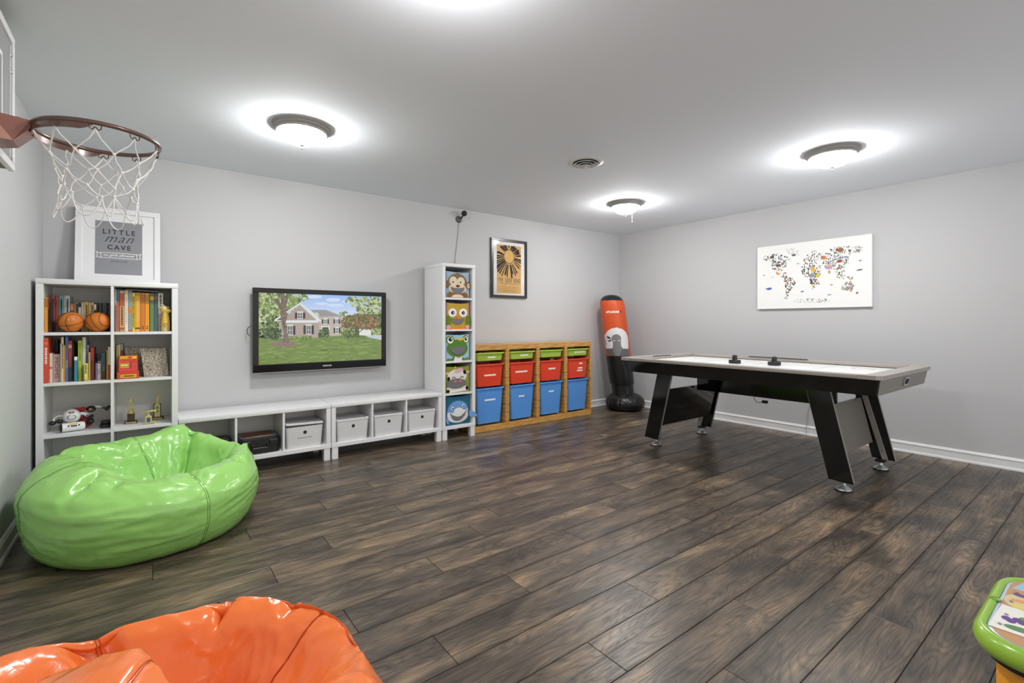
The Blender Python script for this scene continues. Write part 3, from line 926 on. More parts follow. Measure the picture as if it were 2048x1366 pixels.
DK = [(44, 52, 46), (60, 66, 60), (36, 38, 36), (84, 96, 84)]
MIX = [(150, 96, 78), (104, 130, 96), (120, 92, 76), (70, 66, 62), (176, 140, 110), (96, 100, 128), (140, 160, 130), (190, 120, 90)]
scatter([(190, 480), (320, 450), (520, 430), (610, 520), (560, 560), (320, 570), (200, 550)], 70, DK, 5, 11)
scatter([(320, 560), (610, 560), (520, 680), (430, 720), (340, 660)], 60, MIX, 6, 13)
scatter([(400, 720), (560, 730), (580, 800), (500, 800)], 14, MIX, 6, 12)
scatter([(510, 790), (620, 780), (700, 870), (650, 970), (600, 1000), (560, 960), (530, 880)], 85, MIX+DK, 6, 13)
scatter([(560, 960), (620, 990), (580, 1120), (540, 1110)], 18, MIX+DK, 6, 11)
scatter([(560, 370), (730, 360), (760, 480), (660, 490), (570, 430)], 35, [(196, 200, 206), (170, 176, 186), (210, 212, 214)], 5, 10)
scatter([(820, 510), (900, 420), (1000, 390), (1060, 440), (1080, 590), (940, 600), (830, 620)], 75, DK+MIX, 5, 11)
scatter([(1060, 440), (1300, 330), (1720, 330), (1700, 410), (1560, 440), (1500, 500), (1300, 520), (1180, 540), (1080, 520)], 150, DK+MIX[:4], 5, 10)
scatter([(1100, 560), (1300, 520), (1500, 500), (1520, 590), (1400, 680), (1300, 680), (1150, 680)], 90, MIX, 5, 12)
scatter([(790, 640), (900, 620), (1080, 620), (1100, 720), (1030, 810), (1060, 900), (1010, 960), (940, 980), (910, 800), (800, 780)], 130, MIX+DK, 6, 13)
scatter([(1290, 680), (1350, 660), (1450, 760), (1440, 830), (1320, 800)], 34, MIX, 6, 11)
scatter([(1470, 790), (1560, 790), (1570, 830), (1490, 820)], 8, MIX, 7, 12)
scatter([(1390, 940), (1480, 860), (1560, 850), (1580, 940), (1540, 1000), (1400, 990)], 46, [(140, 160, 130), (176, 150, 130), (150, 170, 200), (170, 120, 90)], 8, 16)
scatter([(640, 1150), (800, 1110), (1130, 1110), (1230, 1150), (1100, 1175), (700, 1180)], 70, [(190, 198, 206), (210, 214, 218), (120, 124, 128), (60, 62, 64)], 4, 9)
for x, y, rx, ry, c in ((338, 492, 38, 24, (96, 70, 60)), (430, 618, 36, 22, (84, 68, 54)), (380, 556, 24, 14, (70, 92, 72)), (440, 570, 32, 14, (70, 78, 150)), (548, 590, 16, 40, (150, 190, 200)),
                        (432, 744, 26, 18, (226, 158, 60)), (672, 460, 36, 18, (92, 86, 84)), (300, 970, 48, 20, (80, 98, 180)), (245, 965, 14, 5, (80, 98, 180)), (1125, 500, 46, 34, (226, 120, 50)), (1100, 490, 22, 16, (150, 96, 150)),
                        (1375, 385, 60, 34, (146, 98, 56)), (1325, 380, 26, 22, (132, 88, 50)), (1515, 398, 22, 18, (110, 84, 56)), (1640, 392, 36, 20, (132, 124, 124)), (1610, 342, 44, 16, (206, 206, 208)), (1365, 552, 48, 26, (176, 62, 52)), (1295, 430, 20, 14, (90, 74, 130)),
                        (1205, 640, 56, 42, (196, 150, 190)), (1200, 618, 34, 14, (224, 192, 70)), (1210, 716, 18, 28, (190, 140, 90)), (1380, 640, 34, 24, (60, 60, 60)), (1380, 640, 18, 14, (230, 230, 226)), (968, 680, 40, 42, (226, 178, 70)), (948, 768, 46, 32, (140, 144, 170)), (1038, 770, 34, 34, (222, 196, 50)),
                        (1010, 832, 24, 18, (130, 132, 160)), (970, 930, 18, 18, (206, 180, 60)), (945, 866, 22, 16, (50, 52, 50)), (1530, 898, 40, 16, (176, 118, 86)), (1510, 952, 60, 8, (120, 150, 210)), (1420, 962, 30, 30, (196, 172, 156)), (1540, 988, 20, 20, (190, 150, 110)), (1632, 1028, 22, 14, (160, 62, 50)),
                        (1668, 684, 52, 12, (96, 100, 124)), (1675, 545, 26, 10, (120, 130, 176)), (738, 590, 24, 9, (120, 160, 200)), (806, 1010, 28, 12, (86, 130, 180)), (1215, 1056, 34, 8, (96, 136, 210)), (1246, 908, 28, 9, (206, 130, 130)), (220, 768, 14, 12, (150, 150, 150)), (350, 796, 18, 5, (170, 176, 180)), (1430, 700, 24, 14, (150, 180, 150)), (1390, 762, 20, 14, (140, 176, 136))):
    pm.ell2(x, y, rx*0.9, ry*0.9, S(*[q*0.92+12 for q in c]), -0.15, 14)
for i in range(18):                               # blue ribbon over the far east
    f = i/17; pm.ell2(1160+f*330, 590-70*math.sin(f*1.8)-f*30, 14, 8, S(*QM.choice([(110, 150, 180), (120, 160, 150), (96, 110, 170)])), -0.3, 8)
pm.out('map_print', t)

t = thing('security_camera', 'small black ball camera on the wall above the tall tower', 'camera', (2.69, YB, 2.278))
MB().lathe([(0.0, 0.0), (0.038, 0.0), (0.038, 0.008), (0.030, 0.020), (0.014, 0.026), (0.0, 0.027)], 28, Matrix.Rotation(R(90), 4, 'X')).build('wall_base', mat('camera_base_grey', S(92, 92, 92), 0.3), t, smooth=40)
MB().tube([(0, -0.02, 0), (0.012, -0.045, 0.012), (0.022, -0.06, 0.035)], 0.008, 10).build('arm', M_black, t, smooth=60)
MB().ell((0.026, -0.075, 0.055), (0.031, 0.031, 0.031), 24, 14).build('camera_ball', M_black, t, smooth=80)
MB().lathe([(0.0, 0.004), (0.012, 0.003), (0.015, 0.0)], 20, Matrix.Translation((0.014, -0.104, 0.050)) @ Matrix.Rotation(R(90), 4, 'X') @ Matrix.Rotation(R(20), 4, 'Y')).build('lens', M_gloss, t, smooth=40)
MB().tube([(-0.004, -0.012, -0.036), (-0.006, -0.006, -0.10), (-0.02, -0.005, -0.22), (-0.045, -0.005, -0.42), (-0.058, -0.006, -0.546)], 0.0022, 6).build('cable', mat('grey_cable', S(120, 120, 119), 0.5), t, smooth=60)

# ================================================================== FRAMED SIGN ON THE BOOKCASE
tilt = R(8.3)
t = thing('framed_sign', 'white framed grey sign with lettering leaning on top of the bookcase', 'sign', (-0.175, 4.405, 1.4235))
fw, fh, ft = 0.236, 0.548, 0.036
Mt = Matrix.Rotation(-tilt, 4, 'X')
f_ = MB()
for (a, b_, c, d) in ((-fw, fw, 0, ft), (-fw, fw, fh-ft, fh), (-fw, -fw+ft, ft, fh-ft), (fw-ft, fw, ft, fh-ft)):
    f_.box(a, b_, -0.026, 0.0, c, d, 0.0015, M=Mt)
f_.build('frame', M_white, t)
MB().box(-fw+ft, fw-ft, -0.016, -0.006, ft, fh-ft, M=Mt).build('mount', mat('sign_mount', S(226, 226, 227), 0.5), t)
mp0 = plane_map((0, -0.0162, 0), (1, 0, 0), (0, 0, 1), (0, -1, 0))
def mp_t(a, b, h):
    return tuple(Mt @ Vector(mp0(a, b, h)))
ps = PR(mp_t)
x0s, x1s, z0s, z1s = -0.132, 0.130, 0.066, 0.452
ps.rect(x0s, z0s, x1s, z1s, S(138, 139, 144))
cx_ = (x0s+x1s)/2
dk = S(58, 60, 66); wh = S(236, 236, 236)
ps.text('LITTLE', cx_, 0.376, 0.180, 0.036, dk, bold=0.03, space=1.45)
ps.text('man', cx_+0.002, 0.320, 0.165, 0.042, S(70, 72, 78), shear=0.55, space=1.15)
ps.text('CAVE', cx_, 0.263, 0.130, 0.036, dk, bold=0.035, space=1.35)
zb_ = 0.203
ps.line([(cx_-0.1, zb_+0.018), (cx_+0.1, zb_+0.018), (cx_+0.1, zb_-0.018), (cx_-0.1, zb_-0.018)], 0.0035, wh, closed=True)
for s in (-1, 1):
    ps.line([(cx_+s*0.1, zb_+0.012), (cx_+s*0.125, zb_+0.022), (cx_+s*0.115, zb_+0.002), (cx_+s*0.125, zb_-0.014), (cx_+s*0.1, zb_-0.02)], 0.0035, wh)
ps.text('no girls allowed', cx_, zb_, 0.175, 0.022, wh, shear=0.4, bold=0.008)
ps.text('(except mom!)', cx_, 0.160, 0.095, 0.016, S(92, 94, 100), shear=0.4)
ps.out('sign_print', t)
# ================================================================== ANIMAL FABRIC BINS
M_felt = print_mat('felt_applique', 0.85, spec=0.15)
M_clear = mat('clear_vinyl_window', S(118, 116, 118), 0.12, spec=0.6, bump=0.5, bscale=35)
def fabric_bin(z, label, bg, draw, h=0.262, name='fabric_bin'):
    t = thing(name, label, 'fabric bin', (2.445, 4.28, z), group='animal fabric bins')
    w, d = 0.262, 0.33
    m = mat('bin_cloth_%d_%d_%d' % bg, S(*bg), 0.9, bump=0.25, bscale=500)
    b = MB()
    rg = random.Random(int(z*1000))
    n = 9
    def ring(zz, s):
        out = []
        for sx, sy, ex, ey in ((-1, -1, 1, -1), (1, -1, 1, 1), (1, 1, -1, 1), (-1, 1, -1, -1)):
            for i in range(n):
                f = i/n
                out.append((w/2*s*(sx+(ex-sx)*f), d/2*s*(sy+(ey-sy)*f), zz - (0.010*math.sin(PI*f)*(rg.random()*0.5+0.5) if zz > h-0.01 else 0)))
        return out
    b.loft([ring(0.0, 1.0), ring(h*0.5, 1.0), ring(h, 1.0), ring(h, 0.965), ring(0.03, 0.965)], cap1=True)
    b.build('bin_body', m, t, smooth=40)
    p = PR(plane_map((-w/2, -d/2, 0), (w, 0, 0), (0, 0, h), (0, -1, 0)), step=0.0004)
    win = PR(plane_map((-w/2, -d/2, 0), (w, 0, 0), (0, 0, h), (0, -1, 0)), step=0.0004)
    draw(p, win, t)
    p.out('face_applique', t, M_felt)
    if win.v:
        win.build('mouth_window', M_clear, t, smooth=0)
    return t
def halfdown(p, cx, cy, rx, ry, col, dip=0.0, lift=None, n=18):
    pts = [(cx+rx*math.cos(PI+PI*i/n), cy+ry*math.sin(PI+PI*i/n)) for i in range(n+1)]
    pts += [(cx+rx*(1-2*i/8), cy-dip*math.sin(PI*i/8)) for i in range(1, 8)]
    p.poly(pts, col, lift)
K, Wt = S(26, 26, 26), S(238, 236, 232)
def monkey(p, win, t):
    br, cr = S(128, 108, 84), S(222, 205, 178)
    p.ell2(0.96, 0.49, 0.125, 0.15, br); p.ell2(0.03, 0.49, 0.09, 0.15, br); p.ell2(0.98, 0.48, 0.065, 0.10, cr); p.ell2(1.0, 0.49, 0.03, 0.06, S(170, 140, 104))
    p.poly([(0.02, 0.02), (0.05, 0.18), (0.22, 0.25), (0.75, 0.25), (0.92, 0.17), (0.96, 0.02)], S(132, 98, 60))
    p.ell2(0.48, 0.56, 0.43, 0.37, br, n=32); p.poly([(0.40, 0.9), (0.46, 0.97), (0.5, 0.93), (0.56, 0.96), (0.6, 0.9)], br)
    p.ell2(0.30, 0.64, 0.17, 0.17, cr); p.ell2(0.63, 0.63, 0.17, 0.17, cr); p.ell2(0.48, 0.36, 0.38, 0.20, cr, n=28)
    p.ell2(0.48, 0.02, 0.26, 0.12, cr, a0=0, a1=PI)
    halfdown(win, 0.48, 0.42, 0.31, 0.27, None, 0.05, lift=0.0062)
    p.ell2(0.49, 0.45, 0.085, 0.05, S(120, 68, 20), lift=0.0068)
    for x in (0.29, 0.61):
        p.ell2(x, 0.60, 0.028, 0.038, K); p.ell2(x-0.005, 0.625, 0.010, 0.010, Wt)
def owl(p, win, t):
    y, gr = S(190, 158, 56), S(104, 128, 44)
    p.poly([(0.06, 0.99), (0.2, 0.965), (0.8, 0.95), (0.93, 0.98), (0.99, 0.5), (0.95, 0.04), (0.05, 0.04), (0.0, 0.5)], y)
    for x in (0.27, 0.73):
        p.ell2(x, 0.63, 0.19, 0.17, S(224, 190, 190), n=26); p.ell2(x, 0.63, 0.165, 0.15, Wt, n=26); p.ell2(x+0.01, 0.62, 0.075, 0.07, K); p.ell2(x+0.03, 0.615, 0.024, 0.024, Wt)
    p.ell2(0.07, 0.28, 0.12, 0.24, gr); p.ell2(0.95, 0.28, 0.12, 0.24, gr)
    p.rect(0.16, 0.0, 0.86, 0.05, S(228, 130, 36)); p.ell2(0.08, 0.085, 0.10, 0.08, S(214, 160, 170)); p.ell2(0.92, 0.085, 0.10, 0.08, S(214, 160, 170))
    halfdown(win, 0.49, 0.43, 0.30, 0.26, None, 0.03, lift=0.0062)
    p.poly([(0.40, 0.50), (0.58, 0.50), (0.49, 0.36)], S(226, 130, 30), lift=0.0068)
def frog(p, win, t):
    g = S(88, 130, 58)
    p.poly([(0.0, 0.0), (0.04, 0.10), (0.2, 0.08), (0.3, 0.14), (0.7, 0.14), (0.8, 0.08), (0.97, 0.12), (1.0, 0.0)], g)
    p.ell2(0.17, 0.79, 0.18, 0.17, g); p.ell2(0.85, 0.81, 0.14, 0.16, g); p.ell2(0.48, 0.47, 0.46, 0.34, g, n=32)
    p.ell2(0.17, 0.79, 0.135, 0.13, S(226, 232, 214)); p.ell2(0.86, 0.81, 0.10, 0.12, S(226, 232, 214))
    p.ell2(0.18, 0.82, 0.085, 0.08, K); p.ell2(0.85, 0.83, 0.055, 0.075, K); p.ell2(0.21, 0.835, 0.030, 0.030, Wt); p.ell2(0.86, 0.85, 0.02, 0.03, Wt)
    p.poly([(0.38, 0.78), (0.46, 0.87), (0.56, 0.84), (0.66, 0.87), (0.8, 0.85), (0.76, 0.79), (0.64, 0.79), (0.58, 0.73), (0.53, 0.79), (0.44, 0.80)], S(218, 192, 60))
    for x in (0.46, 0.58): p.ell2(x, 0.66, 0.018, 0.012, S(50, 74, 34))
    halfdown(win, 0.50, 0.50, 0.32, 0.27, None, -0.03, lift=0.0072)
    p.poly([(0.30, 0.0), (0.36, 0.17), (0.52, 0.13), (0.70, 0.17), (0.66, 0.0)], S(232, 214, 216), lift=0.0070); p.poly([(0.37, 0.15), (0.52, 0.10), (0.68, 0.15), (0.52, 0.125)], S(196, 110, 130), lift=0.0074)
def cow(p, win, t):
    w = S(226, 220, 208)
    p.poly([(-0.02, 0.80), (0.2, 0.78), (0.8, 0.80), (1.04, 0.80), (0.98, 0.70), (0.86, 0.72), (0.1, 0.70), (0.0, 0.70)], S(220, 180, 168))
    p.poly([(0.34, 0.94), (0.40, 1.02), (0.43, 0.93)], S(210, 180, 90)); p.poly([(0.70, 0.93), (0.80, 1.0), (0.82, 0.92)], S(150, 120, 50))
    p.ell2(0.47, 0.62, 0.42, 0.27, w, n=30); p.poly([(0.02, 0.0), (0.02, 0.22), (0.9, 0.24), (0.92, 0.05)], w)
    p.ell2(0.54, 0.83, 0.20, 0.085, S(218, 172, 190), 0.25); p.ell2(0.80, 0.76, 0.065, 0.085, K, 0.4); p.ell2(0.10, 0.53, 0.055, 0.09, K); p.ell2(0.07, 0.075, 0.07, 0.065, K); p.ell2(0.90, 0.15, 0.06, 0.08, K)
    for x in (0.32, 0.67):
        p.line([(x-0.075, 0.55), (x-0.045, 0.585), (x, 0.60), (x+0.045, 0.585), (x+0.075, 0.55)], 0.022, K)
    win.ell2(0.43, 0.35, 0.43, 0.19, None, n=30, lift=0.0072)
    for x in (0.38, 0.60): p.ell2(x, 0.44, 0.058, 0.045, S(222, 110, 128), lift=0.0078)
def dolphin(p, win, t):
    b, w = S(112, 158, 214), S(228, 226, 222)
    p.ell2(0.50, 0.46, 0.46, 0.37, b, n=34)
    p.ell2(0.50, 0.31, 0.465, 0.24, w, n=34); p.poly([(0.05, 0.46), (0.03, 0.33), (0.1, 0.2), (0.9, 0.3), (0.95, 0.53), (0.8, 0.48), (0.2, 0.42)], w)
    p.poly([(0.06, 0.47), (0.3, 0.42), (0.36, 0.5), (0.52, 0.6), (0.66, 0.5), (0.94, 0.53), (0.9, 0.62), (0.5, 0.75), (0.1, 0.6)], b)
    p.ell2(0.53, 0.47, 0.20, 0.12, w); p.poly([(0.33, 0.40), (0.42, 0.5), (0.64, 0.5), (0.74, 0.42), (0.53, 0.34)], w)
    for x, z_ in ((0.27, 0.585), (0.74, 0.64)):
        p.ell2(x, z_, 0.058, 0.06, Wt); p.ell2(x+0.01, z_-0.01, 0.030, 0.034, K)
    p.ell2(0.17, 0.40, 0.02, 0.025, K); p.ell2(0.86, 0.46, 0.02, 0.025, K)
    pts = [(0.17, 0.40), (0.3, 0.335), (0.42, 0.29), (0.53, 0.275), (0.64, 0.30), (0.75, 0.37), (0.86, 0.45), (0.80, 0.30), (0.66, 0.17), (0.5, 0.13), (0.34, 0.16), (0.22, 0.27)]
    win.poly(pts[::-1], None, lift=0.0066)
    fl_ = MB()
    w_ = 0.262; h_ = 0.262
    def F(pts): return [(-0.131+a*w_, b_*h_) for a, b_ in pts]
    fl_.prism(F([(0.93, 0.50), (1.08, 0.475), (1.22, 0.40), (1.30, 0.27), (1.29, 0.23), (1.12, 0.26), (0.95, 0.27)]), -0.1985, -0.1935, 'Y')
    fl_.build('flipper', mat('flipper_blue', S(112, 158, 214), 0.85), t, smooth=20)
    fl_ = MB().prism(F([(0.02, 0.36), (-0.03, 0.26), (-0.02, 0.14), (0.06, 0.05), (0.09, 0.12), (0.07, 0.26)]), -0.178, -0.173, 'Y')
    fl_.build('flipper', mat('flipper_blue', S(112, 158, 214), 0.85), t, smooth=20)
fabric_bin(1.3945, 'pale blue fabric bin with a brown monkey face, top of the tower', (158, 178, 192), monkey)
fabric_bin(1.0835, 'pink sided fabric bin with a yellow owl face, second from top', (176, 136, 146), owl)
fabric_bin(0.7695, 'light blue fabric bin with a green frog face, middle of the tower', (158, 190, 208), frog)
fabric_bin(0.4525, 'olive green fabric bin with a white cow face, second from bottom', (138, 146, 48), cow)
fabric_bin(0.1335, 'teal fabric bin with a smiling blue dolphin face, bottom of the tower', (32, 98, 124), dolphin, h=0.285)

# ================================================================== PINE TOY STORAGE WITH PLASTIC BINS
def pine():
    m = bpy.data.materials.new('varnished_pine'); m.use_nodes = True
    nt = m.node_tree; N = nt.nodes; L = nt.links; b = N['Principled BSDF']
    tc = N.new('ShaderNodeTexCoord'); mp = N.new('ShaderNodeMapping'); mp.inputs['Scale'].default_value = (9, 9, 60)
    L.new(tc.outputs['Object'], mp.inputs['Vector'])
    n = N.new('ShaderNodeTexNoise'); n.inputs['Scale'].default_value = 1.0; n.inputs['Detail'].default_value = 4; n.inputs['Distortion'].default_value = 0.6
    L.new(mp.outputs[0], n.inputs['Vector'])
    r = N.new('ShaderNodeValToRGB'); r.color_ramp.elements[0].position = 0.3; r.color_ramp.elements[0].color = S(176, 124, 62)
    r.color_ramp.elements[1].position = 0.7; r.color_ramp.elements[1].color = S(214, 166, 92)
    L.new(n.outputs['Fac'], r.inputs['Fac'])
    v = N.new('ShaderNodeTexVoronoi'); v.inputs['Scale'].default_value = 5.5
    L.new(tc.outputs['Object'], v.inputs['Vector'])
    r2 = N.new('ShaderNodeValToRGB'); r2.color_ramp.elements[0].position = 0.03; r2.color_ramp.elements[0].color = (0.22, 0.12, 0.06, 1)
    r2.color_ramp.elements[1].position = 0.10; r2.color_ramp.elements[1].color = (1, 1, 1, 1)
    L.new(v.outputs['Distance'], r2.inputs['Fac'])
    mx = N.new('ShaderNodeMix'); mx.data_type = 'RGBA'; mx.blend_type = 'MULTIPLY'; mx.inputs['Factor'].default_value = 0.8
    L.new(r.outputs[0], mx.inputs['A']); L.new(r2.outputs[0], mx.inputs['B']); L.new(mx.outputs['Result'], b.inputs['Base Color'])
    b.inputs['Roughness'].default_value = 0.4
    return m
M_pine = pine()
UW, UY0, UY1, UH = 0.4365, 4.165, 4.465, 0.912
UX = 2.664
words = ['beside the white tower', 'second from the white tower', 'third from the white tower', 'nearest the punching bag']
def pine_unit(i):
    x0 = UX + i*UW
    t = thing('toy_storage_frame', 'pine toy storage frame with three bins, %s' % words[i], 'storage unit', (x0+UW/2, (UY0+UY1)/2, 0), group='pine toy storage frames')
    hw, hd = UW/2-0.0012, (UY1-UY0)/2
    for s in (-1, 1):
        core = MB()
        a, b_ = (hw-0.013, hw) if s > 0 else (-hw, -hw+0.013)
        core.box(a, b_, -hd, hd, 0, UH, 0.0015)
        zs = [0.0, 0.075, 0.170, 0.265, 0.360, 0.455, 0.550, 0.645, 0.740, 0.835, UH]
        a2, b2 = (hw-0.024, hw-0.012) if s > 0 else (-hw+0.012, -hw+0.024)
        for k in range(len(zs)-1):
            core.box(a2, b2, -hd, hd, zs[k]+(0.004 if k else 0), zs[k+1]-(0.004 if k < len(zs)-2 else 0), 0.0015)
        core.build('side_panel', M_pine, t)
    for y, nm in ((-hd+0.001, 'front'), (hd-0.021, 'rear')):
        MB().box(-hw+0.024, hw-0.024, y, y+0.020, UH-0.056, UH-0.001, 0.0015).build('top_rail', M_pine, t)
        MB().box(-hw+0.024, hw-0.024, y, y+0.020, 0.001, 0.058, 0.0015).build('bottom_rail', M_pine, t)
    MB().box(-hw+0.024, hw-0.024, -hd+0.021, hd-0.021, UH-0.012, UH-0.001).build('top_board', M_pine, t)
    MB().box(-hw+0.024, hw-0.024, -hd+0.021, hd-0.021, 0.046, 0.058).build('base_board', M_pine, t)
    return t
BINC = {'green': (S(162, 192, 72), 'lime green'), 'red': (S(222, 68, 42), 'red'), 'blue': (S(88, 150, 222), 'blue')}
M_tape = mat('label_tape', S(232, 228, 222), 0.6)
def plastic_bin(i, kind, z0, z1, tapes):
    x0 = UX + i*UW + UW/2
    c, nm = BINC[kind]
    size = {'green': 'shallow', 'red': 'medium', 'blue': 'deep'}[kind]
    t = thing('plastic_bin', '%s %s plastic bin in the pine frame %s' % (size, nm, words[i]), 'plastic bin', (x0, 4.31, z0), group='plastic toy bins')
    m = mat('bin_plastic_' + kind, c, 0.38, spec=0.4)
    h = z1-z0
    tp = 0.020*h/0.38+0.010
    w, d = 0.352, 0.262
    bt = rrect(w/2-tp, d/2-tp*0.5, 0.022); tpq = rrect(w/2, d/2, 0.028); fl_ = rrect(w/2+0.013, d/2+0.012, 0.03)
    ins = rrect(w/2-0.004, d/2-0.004, 0.026); inb = rrect(w/2-tp-0.002, d/2-tp*0.5-0.004, 0.02)
    b = MB()
    b.loft([[(x, y, 0) for x, y in bt], [(x, y, h-0.013) for x, y in tpq], [(x, y, h-0.013) for x, y in fl_], [(x, y, h-0.002) for x, y in fl_],
            [(x*0.992, y*0.992, h) for x, y in fl_], [(x, y, h-0.001) for x, y in ins], [(x, y, 0.006) for x, y in inb]])
    b.build('tub', m, t, smooth=35)
    for (u, v, tw) in tapes:
        f = v
        zz = h*f
        yy = -(d/2 - tp*0.5*(1-f)) - 0.0006
        sl = (tp*0.5)/h
        MB().box(-tw/2+u, tw/2+u, yy-0.0006, yy+0.0008, zz-0.009, zz+0.009).build('name_tape', M_tape, t, smooth=0)
    return t
GT = [[(0.02, 0.42, 0.10)], [(0.03, 0.48, 0.115)], [], [(0.03, 0.52, 0.18)]]
RT = [[(0.0, 0.50, 0.15)], [(-0.01, 0.55, 0.17)], [(0.01, 0.58, 0.11)], [(0.05, 0.74, 0.055), (0.04, 0.50, 0.075), (0.035, 0.37, 0.095)]]
BT = [[(0.0, 0.66, 0.14)], [(-0.01, 0.66, 0.08)], [(0.0, 0.70, 0.08)], []]
for i in range(4):
    pine_unit(i)
    plastic_bin(i, 'green', 0.745, 0.830, GT[i])
    plastic_bin(i, 'red', 0.472, 0.708, RT[i])
    plastic_bin(i, 'blue', 0.080, 0.456, BT[i])
# things sticking out of the bins
def binx(i): return UX + i*UW + UW/2
o = MB().tube([(0.07*math.cos(a), 0.0, 0.07*math.sin(a)) for a in [2*PI*k/32 for k in range(32)]], 0.008, 8, closed=True).build('ring_toy', mat('ring_red', S(196, 66, 60), 0.4), smooth=60, loc=(binx(1)-0.02, 4.26, 0.408))
tag(o, 'red plastic ring poking out of the second deep blue bin', 'ring toy')
o = MB().box(-0.09, 0.09, -0.012, 0.012, 0, 0.17, 0.002).build('picture_book', mat('book_dark_navy', S(36, 38, 46), 0.4), loc=(binx(2)-0.03, 4.30, 0.555))
tag(o, 'dark flat book standing in the third medium red bin', 'book')
o = MB().box(-0.03, 0.03, -0.01, 0.01, 0, 0.18, 0.002).build('wooden_block', mat('pale_wood_block', S(206, 178, 140), 0.6), loc=(binx(2)+0.09, 4.28, 0.545))
tag(o, 'pale wooden block in the third medium red bin', 'wooden block')
for k, (dx, c) in enumerate(((-0.09, (206, 120, 60)), (-0.03, (190, 96, 60)), (0.03, (150, 150, 80)), (0.085, (190, 140, 70)))):
    o = MB().box(-0.028, 0.028, -0.09, 0.09, 0, 0.078, 0.006).build('toy_track', mat('track_%d' % k, S(*c), 0.5), loc=(binx(0)+dx, 4.31, 0.758))
    tag(o, ['orange toy track piece at the left of the first green bin', 'rust red toy track piece in the first green bin', 'olive toy track piece in the first green bin', 'amber toy track piece at the right of the first green bin'][k], 'toy')
o = MB()
for k in range(14):
    a = k*2.4; o.tube([(0, 0, 0), (0.03*math.cos(a), 0.02*math.sin(a), 0.08), (0.06*math.cos(a), 0.04*math.sin(a), 0.10+0.015*math.sin(3*a))], 0.004, 5)
o = o.build('tangled_strings', mat('pale_green_string', S(140, 150, 100), 0.7), smooth=60, loc=(binx(0)+0.06, 4.26, 0.34))
tag(o, 'pale green tangled strings at the top of the first deep blue bin', 'toy')

# ================================================================== INFLATABLE PUNCHING BAG
t = thing('punching_bag', 'leaning orange and black inflatable punching bag in the far corner', 'punching bag', (5.013, 4.129, 0))
M_vblack = mat('black_vinyl', S(24, 24, 25), 0.32, spec=0.5, bump=0.12, bscale=25)
M_vorange = mat('orange_vinyl', S(206, 82, 38), 0.35, spec=0.4)
def pleat(r, z, a):
    k = math.exp(-((z-0.105)/0.045)**2)
    return r*(1 - 0.05*k*max(0.0, math.cos(a*16))**6)
MB().lathe([(0.0, 0.0), (0.16, 0.0), (0.215, 0.012), (0.243, 0.042), (0.256, 0.085), (0.252, 0.115), (0.238, 0.150), (0.212, 0.180), (0.175, 0.203), (0.145, 0.214), (0.0, 0.214)], 144, mod=pleat).build('weighted_base', M_vblack, t, smooth=50)
LX, LY = -0.098, 0.075          # lean of the axis per metre of height
def lean(z): return Matrix.Translation((-0.022+LX*(z-0.2), 0.010+LY*(z-0.2), z))
def leaned(prof, n=56):
    b = MB(); rows = []
    for r, z in prof:
        c = lean(z).translation
        rows.append([(c.x + r*math.cos(2*PI*i/n), c.y + r*math.sin(2*PI*i/n), c.z) for i in range(n)])
    b.loft(rows)
    return b
leaned([(0.146, 0.195), (0.140, 0.25), (0.143, 0.345)]).build('neck', M_vblack, t, smooth=50)
leaned([(0.138, 0.335), (0.152, 0.340), (0.158, 0.36), (0.161, 0.50), (0.163, 0.715)]).build('lower_sleeve', M_vblack, t, smooth=50)
leaned([(0.1632, 0.7155), (0.164, 0.9), (0.163, 1.2), (0.161, 1.35), (0.157, 1.405), (0.150, 1.437)]).build('printed_sleeve', M_vorange, t, smooth=50)
leaned([(0.1495, 1.4375), (0.135, 1.464), (0.108, 1.490), (0.07, 1.508), (0.02, 1.516)]).build('top_cap', M_vblack, t, smooth=50)
# print on the sleeve: sketch grid -> angle on the sleeve and height; faces the room
face_a = math.atan2(-4.129, -5.013)
qb = homog([(0, 215), (515, 165), (700, 1366), (150, 1366)])
def bag_map(u, v, h):
    q = (u-0.5)*2*0.985
    z = 0.717 + v*0.716
    a = face_a + math.asin(max(-0.999, min(0.999, q)))
    c = lean(z).translation
    rr_ = 0.1645 + h
    if z > 1.38: rr_ = 0.1645 - (z-1.38)*0.22 + h
    return (c.x + rr_*math.cos(a), c.y + rr_*math.sin(a), c.z)
pb = PR(bag_map, step=0.0003, conv=qb)
def dense(pts, k=6):
    out = []
    for i in range(len(pts)):
        a, b_ = pts[i], pts[(i+1) % len(pts)]
        for j in range(k): out.append((a[0]+(b_[0]-a[0])*j/k, a[1]+(b_[1]-a[1])*j/k))
    return out
def strip_fill(p, left, right, col, n=14, m=10):
    """fill between two vertical boundary curves x=left(y), right(y) given as point lists [(x,y)...]"""
    def at(cur, y):
        for i in range(len(cur)-1):
            if cur[i][1] <= y <= cur[i+1][1]:
                f = (y-cur[i][1])/max(1e-6, cur[i+1][1]-cur[i][1]); return cur[i][0]+(cur[i+1][0]-cur[i][0])*f
        return cur[-1][0] if y > cur[-1][1] else cur[0][0]
    y0 = max(left[0][1], right[0][1]); y1 = min(left[-1][1], right[-1][1])
    p.h += p.step
    for k in range(n):
        ya = y0+(y1-y0)*k/n; yb = y0+(y1-y0)*(k+1)/n
        for j in range(m):
            f0, f1 = j/m, (j+1)/m
            la, ra, lb, rb = at(left, ya), at(right, ya), at(left, yb), at(right, yb)
            p.poly([(la+(ra-la)*f0, ya), (la+(ra-la)*f1, ya), (lb+(rb-lb)*f1, yb), (lb+(rb-lb)*f0, yb)], col, p.h)
pw, g1, g2, g3 = S(226, 222, 224), S(122, 122, 122), S(96, 96, 97), S(62, 61, 61)
